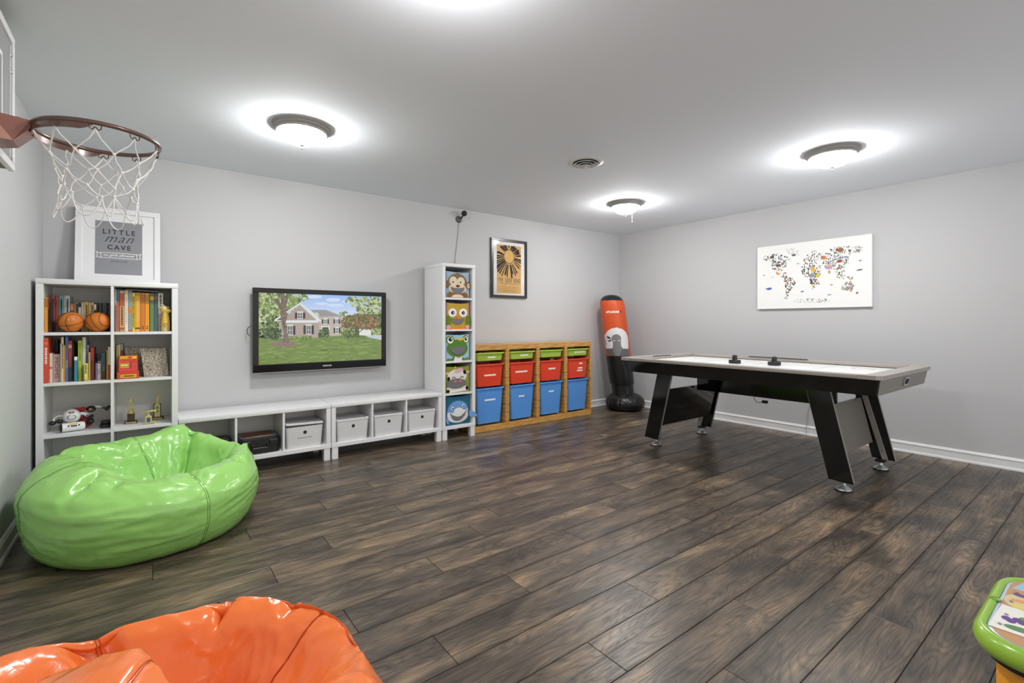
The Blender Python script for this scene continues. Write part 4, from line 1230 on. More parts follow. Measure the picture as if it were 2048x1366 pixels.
strip_fill(pb, [(370, 742), (250, 775), (170, 840), (125, 920), (115, 1000), (120, 1080), (150, 1210)], [(372, 742), (480, 765), (555, 820), (600, 900), (622, 1000), (628, 1090), (630, 1210)], pw, 16, 14)
strip_fill(pb, [(300, 1090), (300, 1180), (150, 1215), (175, 1300), (240, 1366)], [(470, 1090), (470, 1165), (632, 1180), (645, 1260), (650, 1366)], g2, 10, 10)
strip_fill(pb, [(310, 1080), (308, 1150), (280, 1205), (360, 1366)], [(468, 1080), (470, 1140), (505, 1190), (440, 1366)], g1, 10, 5)
strip_fill(pb, [(370, 884), (310, 900), (272, 950), (268, 1010), (290, 1060), (310, 1100), (365, 1145)], [(372, 884), (430, 900), (464, 945), (468, 1010), (464, 1070), (440, 1110), (385, 1145)], g1, 12, 6)
pb.poly([(275, 1010), (370, 1020), (468, 995), (466, 1050), (380, 1060), (285, 1045)], g3)
pb.poly([(292, 1020), (345, 1030), (340, 1045), (305, 1040)], pw); pb.poly([(400, 1028), (455, 1003), (450, 1022), (410, 1038)], pw)
pb.poly([(262, 985), (215, 945), (160, 945), (190, 985), (235, 995)], g3); pb.poly([(262, 1000), (230, 1025), (180, 1035), (220, 1058), (262, 1040)], g3)
pb.out('sleeve_print', t, print_mat('vinyl_print', 0.4))
pb = PR(bag_map, step=0.0003, conv=qb)
pb.text('ATLASONI', 278, 422, 275, 46, S(240, 238, 236), bold=0.05, flipv=True, rot=R(-5))
pb.text('X', 440, 404, 34, 42, S(30, 28, 28), bold=0.06, flipv=True, rot=R(-5))
pb.out('brand_lettering', t, print_mat('vinyl_print', 0.4))

# ================================================================== AIR HOCKEY TABLE
TCX, TCY = 4.155, 1.99
t = thing('air_hockey_table', 'black and silver air hockey table with splayed black legs', 'air hockey table', (TCX, TCY, 0))
hx, hy, zt = 0.575, 1.03, 0.818
rw = 0.075
rails = [('top_rail', -hx, -hx+rw, -hy+0.13, hy-0.13), ('top_rail', hx-rw, hx, -hy+0.13, hy-0.13)]
for nm, a, b_, c, d in rails:
    MB().box(a, b_, c, d, zt-0.026, zt, 0.004, seg=2).build(nm, M_silver, t)
for s in (-1, 1):
    y0, y1 = (-hy, -hy+0.13) if s < 0 else (hy-0.13, hy)
    e = MB()
    cut = 0.03
    yo, yi = (-hy, -hy+0.105) if s < 0 else (hy, hy-0.105)
    yj = y1 if s < 0 else y0
    poly = [(-hx, yj), (-hx, yo-s*cut), (-hx+cut, yo), (hx-cut, yo), (hx, yo-s*cut), (hx, yj), (hx-rw, yj), (hx-rw, yi), (-hx+rw, yi), (-hx+rw, yj)]
    if s > 0: poly = poly[::-1]
    # two corner pieces and the straight end, same outline
    e.prism(poly, zt-0.026, zt, 'Z')
    e.build('end_rail', M_silver, t, smooth=20)
MB().box(-hx+rw-0.003, hx-rw+0.003, -hy+0.102, hy-0.102, 0.772, 0.788).build('playing_surface', mat('ice_white_surface', S(236, 236, 234), 0.25), t, smooth=0)
lp = PR(plane_map((0, 0, 0.788), (1, 0, 0), (0, 1, 0), (0, 0, 1)))
lc = S(150, 152, 158)
lp.line([(-0.49, 0), (0.49, 0)], 0.006, lc)
lp.line([(0.16*math.cos(2*PI*i/48), 0.16*math.sin(2*PI*i/48)) for i in range(48)], 0.005, lc, closed=True)
for s in (-1, 1):
    lp.line([(-0.49, s*0.45), (0.49, s*0.45)], 0.005, lc)
    for sx in (-1, 1):
        lp.line([(sx*0.28+0.07*math.cos(2*PI*i/32), s*0.68+0.07*math.sin(2*PI*i/32)) for i in range(32)], 0.004, lc, closed=True)
for sx in (-0.34, 0.34): lp.line([(sx, -0.9), (sx, 0.9)], 0.004, lc)
lp.out('rink_lines', t)
MB().box(hx-rw-0.006, hx-rw+0.012, -0.20, 0.32, zt, zt+0.005, 0.001).build('scorer_strip', M_black, t)
MB().box(-0.19, 0.11, hy-0.105, hy-0.096, zt-0.007, zt+0.0008, 0.0005).build('goal_slot', M_black, t)
MB().box(-0.15, 0.15, -hy+0.094, -hy+0.107, zt-0.030, zt-0.002, 0.001).build('goal_slot', M_black, t)
for y in (-0.13, 0.185):
    pr = PR(plane_map((-hx+0.04, y, zt+0.0001), (0, -1, 0), (1, 0, 0), (0, 0, 1)))
    dashes(pr, -0.03, 0.03, 0, 0.008, S(40, 40, 40), random.Random(int(y*100)), 4)
    pr.out('rail_marking', t)
# apron: black long sides, silver ends, undercut towards the bottom
za, zb2 = zt-0.0265, 0.688
BY = {1: hy-0.062, -1: hy-0.034}
ix, iy, bx_ = hx-0.012, hy-0.016, hx-0.028
for s in (-1, 1):
    b = MB()
    o = [(s*ix, -iy+0.02, za), (s*ix, iy-0.02, za), (s*bx_, BY[1]-0.02, zb2), (s*bx_, -BY[-1]+0.02, zb2)]
    i_ = [(x-s*0.018, y, z) for x, y, z in o]
    b.loft([o, i_] if s > 0 else [o[::-1], i_[::-1]])
    b.build('side_apron', M_gloss, t, smooth=10)
    # rounded black corners
    for sy in (-1, 1):
        by_ = BY[sy]
        c = MB()
        ring0 = []; ring1 = []
        for k in range(7):
            a = R(90*k/6)
            ring0.append((s*(ix-0.02+0.02*math.cos(a)), sy*(iy-0.02+0.02*math.sin(a)), za)); ring1.append((s*(bx_-0.02+0.02*math.cos(a)), sy*(by_-0.02+0.02*math.sin(a)), zb2))
        ring0.append((s*(ix-0.03), sy*(iy-0.03), za)); ring1.append((s*(bx_-0.03), sy*(by_-0.03), zb2))
        c.loft([ring0, ring1]); c.build('apron_corner', M_gloss, t, smooth=40)
    by_ = BY[s]
    e = MB()
    o = [(-ix+0.022, s*iy, za), (ix-0.022, s*iy, za), (bx_-0.022, s*by_, zb2), (-bx_+0.022, s*by_, zb2)]
    i_ = [(x, y-s*0.018, z) for x, y, z in o]
    e.loft([o, i_]); ea = e.build('end_apron', mat('end_apron_silver_shaded', S(128, 122, 115), 0.4), t, smooth=10)  # silver laminate painted darker, shade of the end face put in its colour
    # puck return pocket
    yc = s*(iy+by_)/2; zc_ = (za+zb2)/2+0.004
    ang = math.atan2(iy-by_, za-zb2)
    Mx = Matrix.Translation((0.02, yc+s*0.001, zc_)) @ Matrix.Rotation(-s*ang, 4, 'X') @ (Matrix.Rotation(R(90), 4, 'X') if s < 0 else Matrix.Rotation(R(-90), 4, 'X'))
    fo = rrect(0.060, 0.030, 0.024, 6); fi = rrect(0.048, 0.019, 0.016, 6)
    MB().loft([[(x, y, 0) for x, y in fo], [(x, y, 0.006) for x, y in fo], [(x, y, 0.007) for x, y in fi], [(x, y, 0.001) for x, y in fi]], M=Mx, cap1=False).build('pocket_trim', M_steel, ea, smooth=25)
    MB().prism(fi, 0.0, 0.0015, 'Z', M=Mx).build('puck_pocket', M_rubber, ea, smooth=0)
MB().box(-ix+0.03, ix-0.03, -iy+0.03, iy-0.03, 0.700, 0.768).build('underside_box', M_black, t, smooth=0)
# legs: flat black panels with silver edging, leaning outwards along the table
LXO = {-1: 3.72-TCX, 1: 4.625-TCX}
def leg(sx, sy):
    xo = LXO[sx]
    yt, yb_ = sy*0.62, sy*0.765
    zt_, zb_ = 0.70, 0.075
    w = 0.074
    b = MB()
    o = [(xo, yt-w, zt_), (xo, yt+w, zt_), (xo, yb_+w, zb_), (xo, yb_-w, zb_-0.004)]
    i_ = [(xo+0.020*(1 if sx < 0 else -1), y, z) for x, y, z in o]
    b.loft([o, i_]); lg = b.build('leg', M_gloss, t, smooth=10)
    for s in (-1, 1):
        e = MB()
        q = [(xo+0.0005, yt+s*w, zt_), (xo+0.0195*(1 if sx < 0 else -1), yt+s*w, zt_), (xo+0.0195*(1 if sx < 0 else -1), yb_+s*w, zb_), (xo+0.0005, yb_+s*w, zb_)]
        e.loft([q, [(x, y+s*0.0022, z) for x, y, z in q]]); e.build('edge_strip', M_alu, lg, smooth=10)
    # inner batten with screws
    d = 1 if sx < 0 else -1
    xi = xo+0.020*d
    off = -0.012 if sy < 0 else 0.045
    q = [(xi, yt+off-0.018, 0.60), (xi, yt+off+0.018, 0.60), (xi, yb_+off+0.018, zb_+0.002), (xi, yb_+off-0.018, zb_+0.002)]
    e = MB().loft([q, [(x+d*0.014, y, z) for x, y, z in q]]); bt = e.build('batten', M_silver, lg, smooth=10)
    for f in (0.35, 0.88):
        MB().lathe([(0.0, 0.0015), (0.004, 0.0)], 10, Matrix.Translation((xi+d*0.0142, yt+off+(yb_-yt)*(f), 0.60+(zb_-0.60)*f)) @ Matrix.Rotation(R(90)*d, 4, 'Y')).build('screw', M_black, bt)
    cx, cy = xo+d*0.065, yb_-sy*0.005
    MB().lathe([(0.0, 0.0), (0.052, 0.0), (0.053, 0.006), (0.050, 0.009)], 28, Matrix.Translation((cx, cy, 0))).build('foot_pad', M_rubber, lg, smooth=30)
    MB().lathe([(0.050, 0.0088), (0.048, 0.014), (0.030, 0.026), (0.017, 0.036), (0.014, 0.045), (0.014, 0.060), (0.0, 0.060)], 28, Matrix.Translation((cx, cy, 0))).build('levelling_foot', M_steel, lg, smooth=40)
    MB().box(cx-0.03, cx+0.03, cy-0.03, cy+0.03, 0.060, 0.078, 0.002).build('foot_block', M_black, lg)
for sx in (-1, 1):
    for sy in (-1, 1): leg(sx, sy)
for sy in (-1, 1):
    b = MB()
    y_at = lambda z: sy*(0.62+(0.70-z)*0.145/0.625)
    x0_, x1_ = LXO[-1]+0.036, LXO[1]-0.036
    zl, zh = 0.20, 0.545
    yo = -0.035*sy
    o = [(x0_, y_at(zh)+yo, zh), (x1_, y_at(zh)+yo, zh), (x1_, y_at(zl)+yo, zl), (x0_, y_at(zl)+yo, zl)]
    b.loft([o, [(x, y-sy*0.004, z) for x, y, z in o]]); b.build('end_board_face', mat('silver_laminate_shaded', S(118, 112, 104), 0.4), t, smooth=10)  # silver board, base colour darkened to stand in for shade on this face
    b = MB(); o2 = [(x, y-sy*0.0045, z) for x, y, z in o]
    b.loft([o2, [(x, y-sy*0.016, z) for x, y, z in o2]]); b.build('end_board', M_gloss, t, smooth=10)
MB().box(0.03, 0.048, -0.585, 0.585, 0.505, 0.698, 0.002).build('centre_beam', M_gloss, t)
MB().tube([(0.02, 0.03, 0.52), (0.015, 0.035, 0.49), (0.01, 0.015, 0.468), (0.005, -0.02, 0.462), (0.005, -0.045, 0.478)], 0.0028, 6).build('blower_cord', M_black, t, smooth=60)
MB().box(-0.008, 0.018, -0.085, -0.04, 0.464, 0.488, 0.004).build('cord_plug', M_black, t)
def mallet(x, y, label):
    m = thing('air_hockey_mallet', label, 'mallet', (x, y, 0.7882), group='black mallets')
    MB().lathe([(0.0, 0.0), (0.047, 0.0), (0.050, 0.004), (0.050, 0.026), (0.047, 0.030), (0.043, 0.028), (0.036, 0.020), (0.024, 0.018), (0.0, 0.018)], 32).build('striker_ring', M_black, m, smooth=40)
    MB().lathe([(0.024, 0.017), (0.021, 0.030), (0.020, 0.052), (0.021, 0.062), (0.018, 0.070), (0.010, 0.074), (0.0, 0.075)], 24).build('knob', M_black, m, smooth=50)
    return m
m0 = mallet(4.13, 2.175, 'black air hockey mallet nearer the punching bag')
dup(m0, (4.205, 1.872, 0.7882), label='black air hockey mallet on the side away from the punching bag')
o = MB().tube([(XR-0.006, 1.965, 0.50), (XR-0.006, 1.985, 0.44), (XR-0.006, 2.03, 0.33), (XR-0.006, 2.055, 0.24), (XR-0.006, 2.06, 0.14), (XR-0.018, 2.062, 0.10), (XR-0.024, 2.062, 0.012)], 0.003, 6).build('wall_cable', mat('wall_cable_grey', S(168, 168, 167), 0.6), smooth=60)
tag(o, 'thin grey cable running down the right wall behind the table', 'cable')
# ================================================================== BEAN BAGS
def periodic(keys, k):
    degs = sorted(keys)
    n = len(degs)
    def f(deg):
        deg = deg % 360
        for i in range(n):
            a = degs[i]; b_ = degs[(i+1) % n]
            span = (b_-a) % 360 or 360
            d = (deg-a) % 360
            if d <= span:
                tt = d/span
                p0, p1, p2, p3 = (keys[degs[(i+q) % n]][k] for q in (-1, 0, 1, 2))
                return 0.5*((2*p1)+(-p0+p2)*tt+(2*p0-5*p1+4*p2-p3)*tt*tt+(-p0+3*p1-3*p2+p3)*tt**3)
        return keys[degs[0]][k]
    return f
def catmull(P, s):
    n = len(P)-1
    x = s*n; i = min(int(x), n-1); tt = x-i
    p0, p1, p2, p3 = P[max(i-1, 0)], P[i], P[i+1], P[min(i+2, n)]
    return tuple(0.5*((2*b)+(-a+c)*tt+(2*a-5*b+4*c-d)*tt*tt+(-a+3*b-3*c+d)*tt**3) for a, b, c, d in zip(p0, p1, p2, p3))
def beanbag(name, label, center, keys, pit, m, seams, folds, seed, lump=0.016, seam_col=None, wr=0.0085, crease=0.0085):
    fR, fH, fC = periodic(keys, 0), periodic(keys, 1), periodic(keys, 2)
    NT, NV = 256, 120
    P = np.zeros((NT, NV, 3))
    pc_ = np.array([pit[0], pit[1]])
    so = seed*17.3
    for i in range(NT):
        dg = 360.0*i/NT; a = R(dg)
        Rr, H, rc = fR(dg), fH(dg), fC(dg)
        prof = [(0, 0), (0.45*Rr, 0), (0.78*Rr, 0.0), (0.895*Rr, 0.028), (0.97*Rr, 0.10), (1.01*Rr, 0.45*H+0.03), (0.995*Rr, 0.77*H), (0.47*rc+0.51*Rr, 0.965*H), (rc, H), (rc*0.85, 0.93*H),
                (rc*0.66, 0.55*H+0.45*pit[2]), (rc*0.36, 0.15*H+0.85*pit[2]), (0.0, pit[2])]
        for j in range(NV):
            s = j/(NV-1)
            r_, z_ = catmull(prof, s)
            r_ = max(r_, 0.0)
            for (fd, depth, wd, sc, sw) in folds:
                dd = ((dg-fd+180) % 360)-180
                k_ = math.exp(-(dd/wd)**2)*math.exp(-((s-sc)/sw)**2)
                z_ -= depth*k_
                if depth > 0: r_ -= 0.25*depth*k_*(1 if s < 0.66 else -0.4)
            w_ = 0.0
            if s > 0.667: w_ = (s-0.667)/0.333; w_ = w_*w_*(3-2*w_)
            P[i, j] = (r_*math.cos(a)+pc_[0]*w_, r_*math.sin(a)+pc_[1]*w_, max(z_, 0.0))
    du = np.roll(P, -1, 0)-np.roll(P, 1, 0)
    dv = np.gradient(P, axis=1)
    Nn = np.cross(du, dv); ln = np.linalg.norm(Nn, axis=2, keepdims=True); Nn = Nn/np.maximum(ln, 1e-9)
    Nn[:, 0] = (0, 0, -1); Nn[:, -1] = (0, 0, 1)
    def rid(v): return 1-abs(noise.noise(v))*2.0
    Qp = P.copy()
    for i in range(NT):
        a = 2*PI*i/NT
        for j in range(NV):
            x, y, z = P[i, j]; s = j/(NV-1)
            side = math.exp(-((s-0.42)/0.13)**2)
            top = 1/(1+math.exp(-(s-0.56)*40))
            d = lump*0.8*noise.noise(Vector((x*4.5, y*4.5, z*4.5+so)))*(0.35+0.65*top)
            d += 0.45*lump*max(0, rid(Vector((x*6, y*6, z*6+so+5)))-0.25)*top
            q_ = noise.noise(Vector((x*3, y*3, so)))*1.2
            d += crease*max(0, rid(Vector((x*9+q_, y*9-q_, z*9+so+9))))**4*(0.25+0.75*top)
            d += 0.0022*noise.noise(Vector((x*38+q_*3, y*38, z*38+so)))*top
            wv = Vector((math.cos(a)*2.6, math.sin(a)*2.6, z*26+0.9*math.sin(a*2+so)))
            d += wr*max(-0.4, rid(wv + Vector((so, 0, 0)))-0.45)*side
            d += 0.0018*noise.noise(Vector((x*30, y*30, z*60+so)))*(0.3+side)
            for sd in seams:
                dd = ((math.degrees(a)-sd+180) % 360)-180
                if abs(dd) < 9 and 0.2 < s < 0.95:
                    d -= 0.004*math.exp(-(dd/1.1)**2)
                    d += 0.0025*math.exp(-(dd/5.0)**2)*noise.noise(Vector((so+sd, s*90, 3*(1 if dd > 0 else -1))))
            if s < 0.17: d = 0
            Qp[i, j] = P[i, j] + Nn[i, j]*d
    Qp[:, :, 2] = np.maximum(Qp[:, :, 2], 0.0)
    Qp[:, 0] = (0, 0, 0); Qp[:, -1] = Qp[:, -1].mean(0)
    t = thing(name, label, 'bean bag', center)
    vs = [(0, 0, 0)]; idx = np.zeros((NT, NV), int)
    for i in range(NT):
        for j in range(1, NV-1):
            idx[i, j] = len(vs); vs.append(tuple(Qp[i, j]))
    topi = len(vs); vs.append(tuple(Qp[0, -1]))
    fs = []
    for i in range(NT):
        k_ = (i+1) % NT
        fs.append((0, idx[k_, 1], idx[i, 1]))
        for j in range(1, NV-2): fs.append((idx[i, j], idx[k_, j], idx[k_, j+1], idx[i, j+1]))
        fs.append((idx[i, NV-2], idx[k_, NV-2], topi))
    b = MB(); b.add(vs, [tuple(int(q) for q in f) for f in fs])
    o = b.build('cover', m, t, smooth=0)
    o.data.polygons.foreach_set('use_smooth', [True]*len(o.data.polygons))
    for sd in seams:
        for off in (-0.55, 0.55):
            dg = sd+off; i = int(round(dg/360*NT)) % NT
            f0 = dg/360*NT; i0 = int(math.floor(f0)) % NT; ff = f0-math.floor(f0)
            pts = []
            for j in range(int(NV*0.2), int(NV*0.93)):
                p = Qp[i0, j]*(1-ff)+Qp[(i0+1) % NT, j]*ff
                pts.append(tuple(p+Nn[i0, j]*0.0004))
            MB().tube(pts, 0.0011, 5).build('stitching', seam_col, o, smooth=60)
    return t
M_vg = mat('lime_vinyl', S(150, 206, 108), 0.26, spec=0.5, coat=0.2, bump=0.35, bscale=50)
M_vo = mat('orange_vinyl_bag', S(234, 120, 56), 0.2, spec=0.5, coat=0.3, bump=0.4, bscale=55)
M_sg = mat('green_thread', S(92, 138, 60), 0.7)
M_so = mat('orange_thread', S(176, 66, 24), 0.7)
beanbag('bean_bag', 'shiny lime green bean bag in front of the bookcase', (0.0, 3.365, 0.0),
        {-90: (0.575, 0.365, 0.42), -55: (0.57, 0.365, 0.44), -20: (0.54, 0.37, 0.46), 5: (0.52, 0.385, 0.47), 30: (0.55, 0.365, 0.48), 55: (0.58, 0.40, 0.51), 72: (0.61, 0.455, 0.55), 90: (0.58, 0.43, 0.49), 115: (0.555, 0.42, 0.46),
         140: (0.555, 0.43, 0.48), 165: (0.525, 0.435, 0.40), 195: (0.52, 0.44, 0.31), 225: (0.55, 0.435, 0.31), 250: (0.575, 0.39, 0.39)},
        (0.08, 0.13, 0.09), M_vg, [-66, 205, 100], [(66, 0.085, 4, 0.76, 0.13), (150, 0.085, 5.5, 0.69, 0.09), (236, 0.04, 3, 0.60, 0.06), (16, 0.07, 6, 0.73, 0.10), (-66, 0.016, 5, 0.62, 0.08), (-30, 0.025, 4, 0.64, 0.05), (252, 0.02, 3, 0.64, 0.05), (190, 0.02, 3, 0.63, 0.06), (110, 0.02, 3, 0.70, 0.05)], 1, seam_col=M_sg)
beanbag('bean_bag', 'shiny orange bean bag cut off by the bottom edge of the picture', (0.065, 1.265, 0.0),
        {-90: (0.70, 0.50, 0.30), -50: (0.52, 0.42, 0.37), -15: (0.385, 0.36, 0.35), 10: (0.355, 0.355, 0.335), 40: (0.35, 0.35, 0.33), 65: (0.35, 0.35, 0.33), 90: (0.34, 0.35, 0.31), 115: (0.39, 0.365, 0.35),
         140: (0.50, 0.39, 0.42), 162: (0.57, 0.41, 0.42), 180: (0.60, 0.44, 0.34), 205: (0.66, 0.51, 0.22), 240: (0.73, 0.535, 0.19)},
        (0.0, 0.03, 0.13), M_vo, [18, 118, 248], [(120, 0.07, 7, 0.74, 0.10), (72, 0.04, 4, 0.70, 0.06), (172, 0.09, 9, 0.68, 0.10), (38, 0.02, 4, 0.68, 0.06)], 2, lump=0.017, seam_col=M_so, wr=0.002, crease=0.004)

# ================================================================== BOOKS
def book(x0, x1, h, yf, z, dep, cname, rgb, label, bands=(), marks=None, text=None, lean=0.0):
    w = x1-x0
    t = thing('book', label, 'book', ((x0+x1)/2, yf, z), group=None)
    if lean: t.rotation_euler = (0, lean, 0)
    m = mat('cover_%d_%d_%d' % rgb, S(*rgb), 0.45, bump=0.05, bscale=200)
    ct = min(0.0018, w*0.2)
    b = MB()
    b.box(-w/2+0.0003, -w/2+ct, 0.0, dep, 0, h, 0.0004)
    b.box(w/2-ct, w/2-0.0003, 0.0, dep, 0, h, 0.0004)
    rr_ = [(-w/2+0.0003, 0.002), (-w/2+0.001, 0.0004), (0, -0.0012), (w/2-0.001, 0.0004), (w/2-0.0003, 0.002), (w/2-0.0003, 0.0035), (-w/2+0.0003, 0.0035)]
    b.prism(rr_, 0, h, 'Z')
    b.build('cover', m, t, smooth=30)
    if w > 0.005:
        MB().box(-w/2+ct+0.0001, w/2-ct-0.0001, 0.004, dep-0.003, 0.002, h-0.003).build('pages', M_page, t, smooth=0)
    if bands or marks or text:
        p = PR(plane_map((0, -0.0016, 0), (1, 0, 0), (0, 0, 1), (0, -1, 0)), step=0.00008)
        p.rect(-w/2+0.0004, 0.0005, w/2-0.0004, h-0.0005, S(*rgb))
        for (a, b_, c) in bands: p.rect(-w/2+0.0006, a*h, w/2-0.0006, b_*h, S(*c))
        rg = random.Random(int((x0+3)*10000))
        if marks:
            a, b_, c, th = marks
            zz = b_*h
            while zz > a*h:
                l = min(rg.uniform(0.005, 0.012), zz-a*h+0.001)
                p.rect(-w*th/2, zz-l, w*th/2, zz, S(*c), lift=p.h); zz -= l*1.35
        if text:
            s_, a, b_, c, th = text
            p.text(s_, 0, (a+b_)/2*h, (b_-a)*h, w*th, S(*c), rot=-PI/2, bold=0.0)
        p.out('spine_print', t)
    return t
def bsize(h): return 'tall' if h > 0.24 else ('medium' if h > 0.19 else 'short')
def row(z, where, items, y_def):
    n = len(items)
    for i, it in enumerate(items):
        x0, x1, h, cname, rgb = it[:5]
        ex = it[5] if len(it) > 5 else {}
        ln, rn = (items[i-1][3] if i else None), (items[i+1][3] if i < n-1 else None)
        pos = 'between %s and %s' % (ln, rn) if ln and rn else ('leftmost beside %s' % rn if rn else 'rightmost beside %s' % ln)
        lab = ex.get('label') or '%s %s book %s, %s' % (bsize(h), cname, pos, where)
        book(x0, x1, h, ex.get('y', y_def), z, ex.get('dep', min(0.17, h*0.72)), cname, rgb, lab, ex.get('bands', ()), ex.get('marks'), ex.get('text'), ex.get('lean', 0.0))
Y1a, Y1b = 4.125, 4.228
cream = (206, 196, 172)
row(1.0885, 'top left shelf', [
    (-0.5228, -0.5075, 0.217, 'golden orange', (222, 146, 30), dict(y=Y1a, dep=0.09, bands=((0.72, 0.98, (168, 110, 30)),))),
    (-0.5070, -0.4990, 0.213, 'dark red', (112, 40, 28), dict(y=Y1a, dep=0.09, bands=((0.0, 0.68, (30, 20, 18)),))),
    (-0.4985, -0.4925, 0.212, 'black and brown', (62, 40, 28), dict(y=Y1a, dep=0.09, marks=(0.05, 0.9, (190, 140, 90), 0.5))),
    (-0.5035, -0.4865, 0.235, 'mauve', (150, 82, 108), dict(y=Y1b, bands=((0.0, 0.30, (92, 38, 52)),))),
    (-0.4857, -0.4677, 0.235, 'rust red', (152, 74, 44), dict(y=Y1b)),
    (-0.4665, -0.4480, 0.236, 'teal', (104, 160, 172), dict(y=Y1b, marks=(0.3, 0.9, (60, 100, 112), 0.4))),
    (-0.4475, -0.4392, 0.237, 'stone grey', (176, 178, 162), dict(y=Y1b)),
    (-0.4385, -0.4165, 0.237, 'pale grey blue', (176, 190, 190), dict(y=Y1b, marks=(0.3, 0.9, (130, 146, 150), 0.4))),
    (-0.4155, -0.3975, 0.183, 'navy and orange', (76, 86, 124), dict(y=Y1b, bands=((0.78, 1.0, (198, 132, 66)),))),
    (-0.3965, -0.3885, 0.193, 'dull olive', (146, 140, 118), dict(y=Y1b)),
    (-0.3880, -0.3745, 0.193, 'mottled green', (132, 128, 100), dict(y=Y1b, marks=(0.1, 0.95, (200, 190, 150), 0.6))),
    (-0.3735, -0.3625, 0.191, 'black and cream', (44, 38, 34), dict(y=Y1b, bands=((0.1, 0.85, cream),))),
    (-0.3615, -0.3500, 0.194, 'ivory', (194, 188, 164), dict(y=Y1b)),
    (-0.3495, -0.3420, 0.194, 'pale pink', (214, 192, 180), dict(y=Y1b)),
    (-0.3412, -0.3282, 0.197, 'bright yellow', (224, 190, 46), dict(y=Y1b, marks=(0.2, 0.9, (180, 140, 30), 0.5))),
    (-0.3265, -0.3145, 0.194, 'sand', (206, 178, 116), dict(y=Y1b)),
    (-0.3138, -0.2990, 0.195, 'tan', (206, 182, 142), dict(y=Y1b, marks=(0.4, 0.9, (150, 100, 70), 0.5))),
    (-0.2980, -0.2852, 0.193, 'black and white', (50, 46, 42), dict(y=Y1b, bands=((0.75, 0.95, (214, 204, 184)), (0.3, 0.66, (206, 196, 172))))),
    (-0.2845, -0.2700, 0.193, 'plum black', (52, 46, 56), dict(y=Y1b, marks=(0.2, 0.9, (180, 170, 150), 0.4))),
    (-0.2692, -0.2625, 0.193, 'ash grey', (104, 108, 104), dict(y=Y1b)),
    (-0.2620, -0.2535, 0.194, 'jet black', (30, 30, 28), dict(y=Y1b)),
    (-0.2528, -0.2470, 0.194, 'light grey', (132, 132, 122), dict(y=Y1b)),
    (-0.2462, -0.2335, 0.194, 'slate', (78, 88, 98), dict(y=Y1b)),
    (-0.2328, -0.2255, 0.194, 'charcoal', (40, 40, 40), dict(y=Y1b)),
    (-0.2248, -0.2095, 0.180, 'dusty brown', (92, 74, 64), dict(y=Y1b))], Y1b)
row(1.0885, 'top right shelf', [
    (-0.1885, -0.1795, 0.285, 'cream grey', (202, 192, 168)),
    (-0.1788, -0.1655, 0.284, 'denim blue', (72, 112, 142)),
    (-0.1640, -0.1385, 0.279, 'brick orange', (186, 94, 54), dict(bands=((0.1, 0.62, (206, 176, 118)), (0.94, 1.0, (196, 180, 140)), (0.0, 0.05, (160, 160, 110))), marks=(0.15, 0.6, (90, 60, 40), 0.4))),
    (-0.1375, -0.1180, 0.281, 'off white', (224, 220, 198), dict(bands=((0.9, 1.0, (196, 186, 150)),), marks=(0.2, 0.8, (206, 190, 176), 0.4))),
    (-0.1170, -0.0965, 0.281, 'grey with orange band', (142, 156, 158), dict(bands=((0.44, 0.59, (222, 124, 60)), (0.0, 0.04, (206, 84, 50)), (0.93, 1.0, (112, 124, 132))))),
    (-0.0955, -0.0822, 0.265, 'lemon yellow', (234, 204, 52), dict(marks=(0.1, 0.9, (70, 62, 30), 0.4))),
    (-0.0812, -0.0525, 0.267, 'wide gold', (224, 166, 54), dict(bands=((0.92, 1.0, (190, 138, 60)), (0.06, 0.10, (90, 70, 40))), marks=(0.24, 0.8, (232, 184, 140), 0.3))),
    (-0.0512, -0.0275, 0.267, 'burnt orange', (214, 120, 48), dict(bands=((0.72, 0.96, (176, 112, 62)),), marks=(0.06, 0.14, (130, 70, 30), 0.5))),
    (-0.0265, -0.0035, 0.265, 'amber', (230, 156, 34), dict(bands=((0.72, 0.96, (184, 132, 44)),), marks=(0.06, 0.14, (140, 90, 30), 0.5))),
    (-0.0005, 0.0225, 0.265, 'moss green', (104, 134, 94), dict(bands=((0.72, 0.98, (84, 108, 92)), (0.82, 0.92, (206, 168, 60))))),
    (0.0240, 0.0450, 0.265, 'slate teal', (76, 102, 102), dict(bands=((0.72, 0.98, (62, 84, 90)), (0.84, 0.92, (140, 96, 74))))),
    (0.0465, 0.0735, 0.267, 'white with black lettering', (212, 206, 192), dict(bands=((0.0, 0.46, (160, 150, 138)),), marks=(0.62, 0.97, (36, 34, 34), 0.45)))], 4.18)
o = MB().box(-0.0005, 0.0005, -0.003, 0.003, 0, 0.198, 0.0)
o = MB()
o.box(-0.006, 0.006, -0.012, 0.012, 0, 0.20, 0.003)
o = o.build('pencil_pouch', mat('coral_pouch', S(188, 92, 76), 0.6), loc=(-0.172, 4.155, 1.0885))
tag(o, 'slim coral red pouch standing in front of the denim blue book', 'pouch')
t = thing('magazine', 'thin dark magazine lying slanted over the gold and green books', 'magazine', (-0.035, 4.19, 1.367))
Mz = Matrix.Rotation(R(3.6), 4, 'Y')
MB().box(-0.095, 0.09, 0, 0.15, 0.0, 0.0015, M=Mz).build('back_cover', mat('magazine_dark', S(40, 34, 32), 0.4), t)
MB().box(-0.094, 0.089, 0.001, 0.149, 0.0015, 0.004, M=Mz).build('pages', M_page, t)
MB().box(-0.095, 0.09, 0, 0.15, 0.004, 0.0055, M=Mz).build('front_cover', mat('magazine_brown', S(120, 70, 56), 0.4), t)
t.location.z = 1.3665
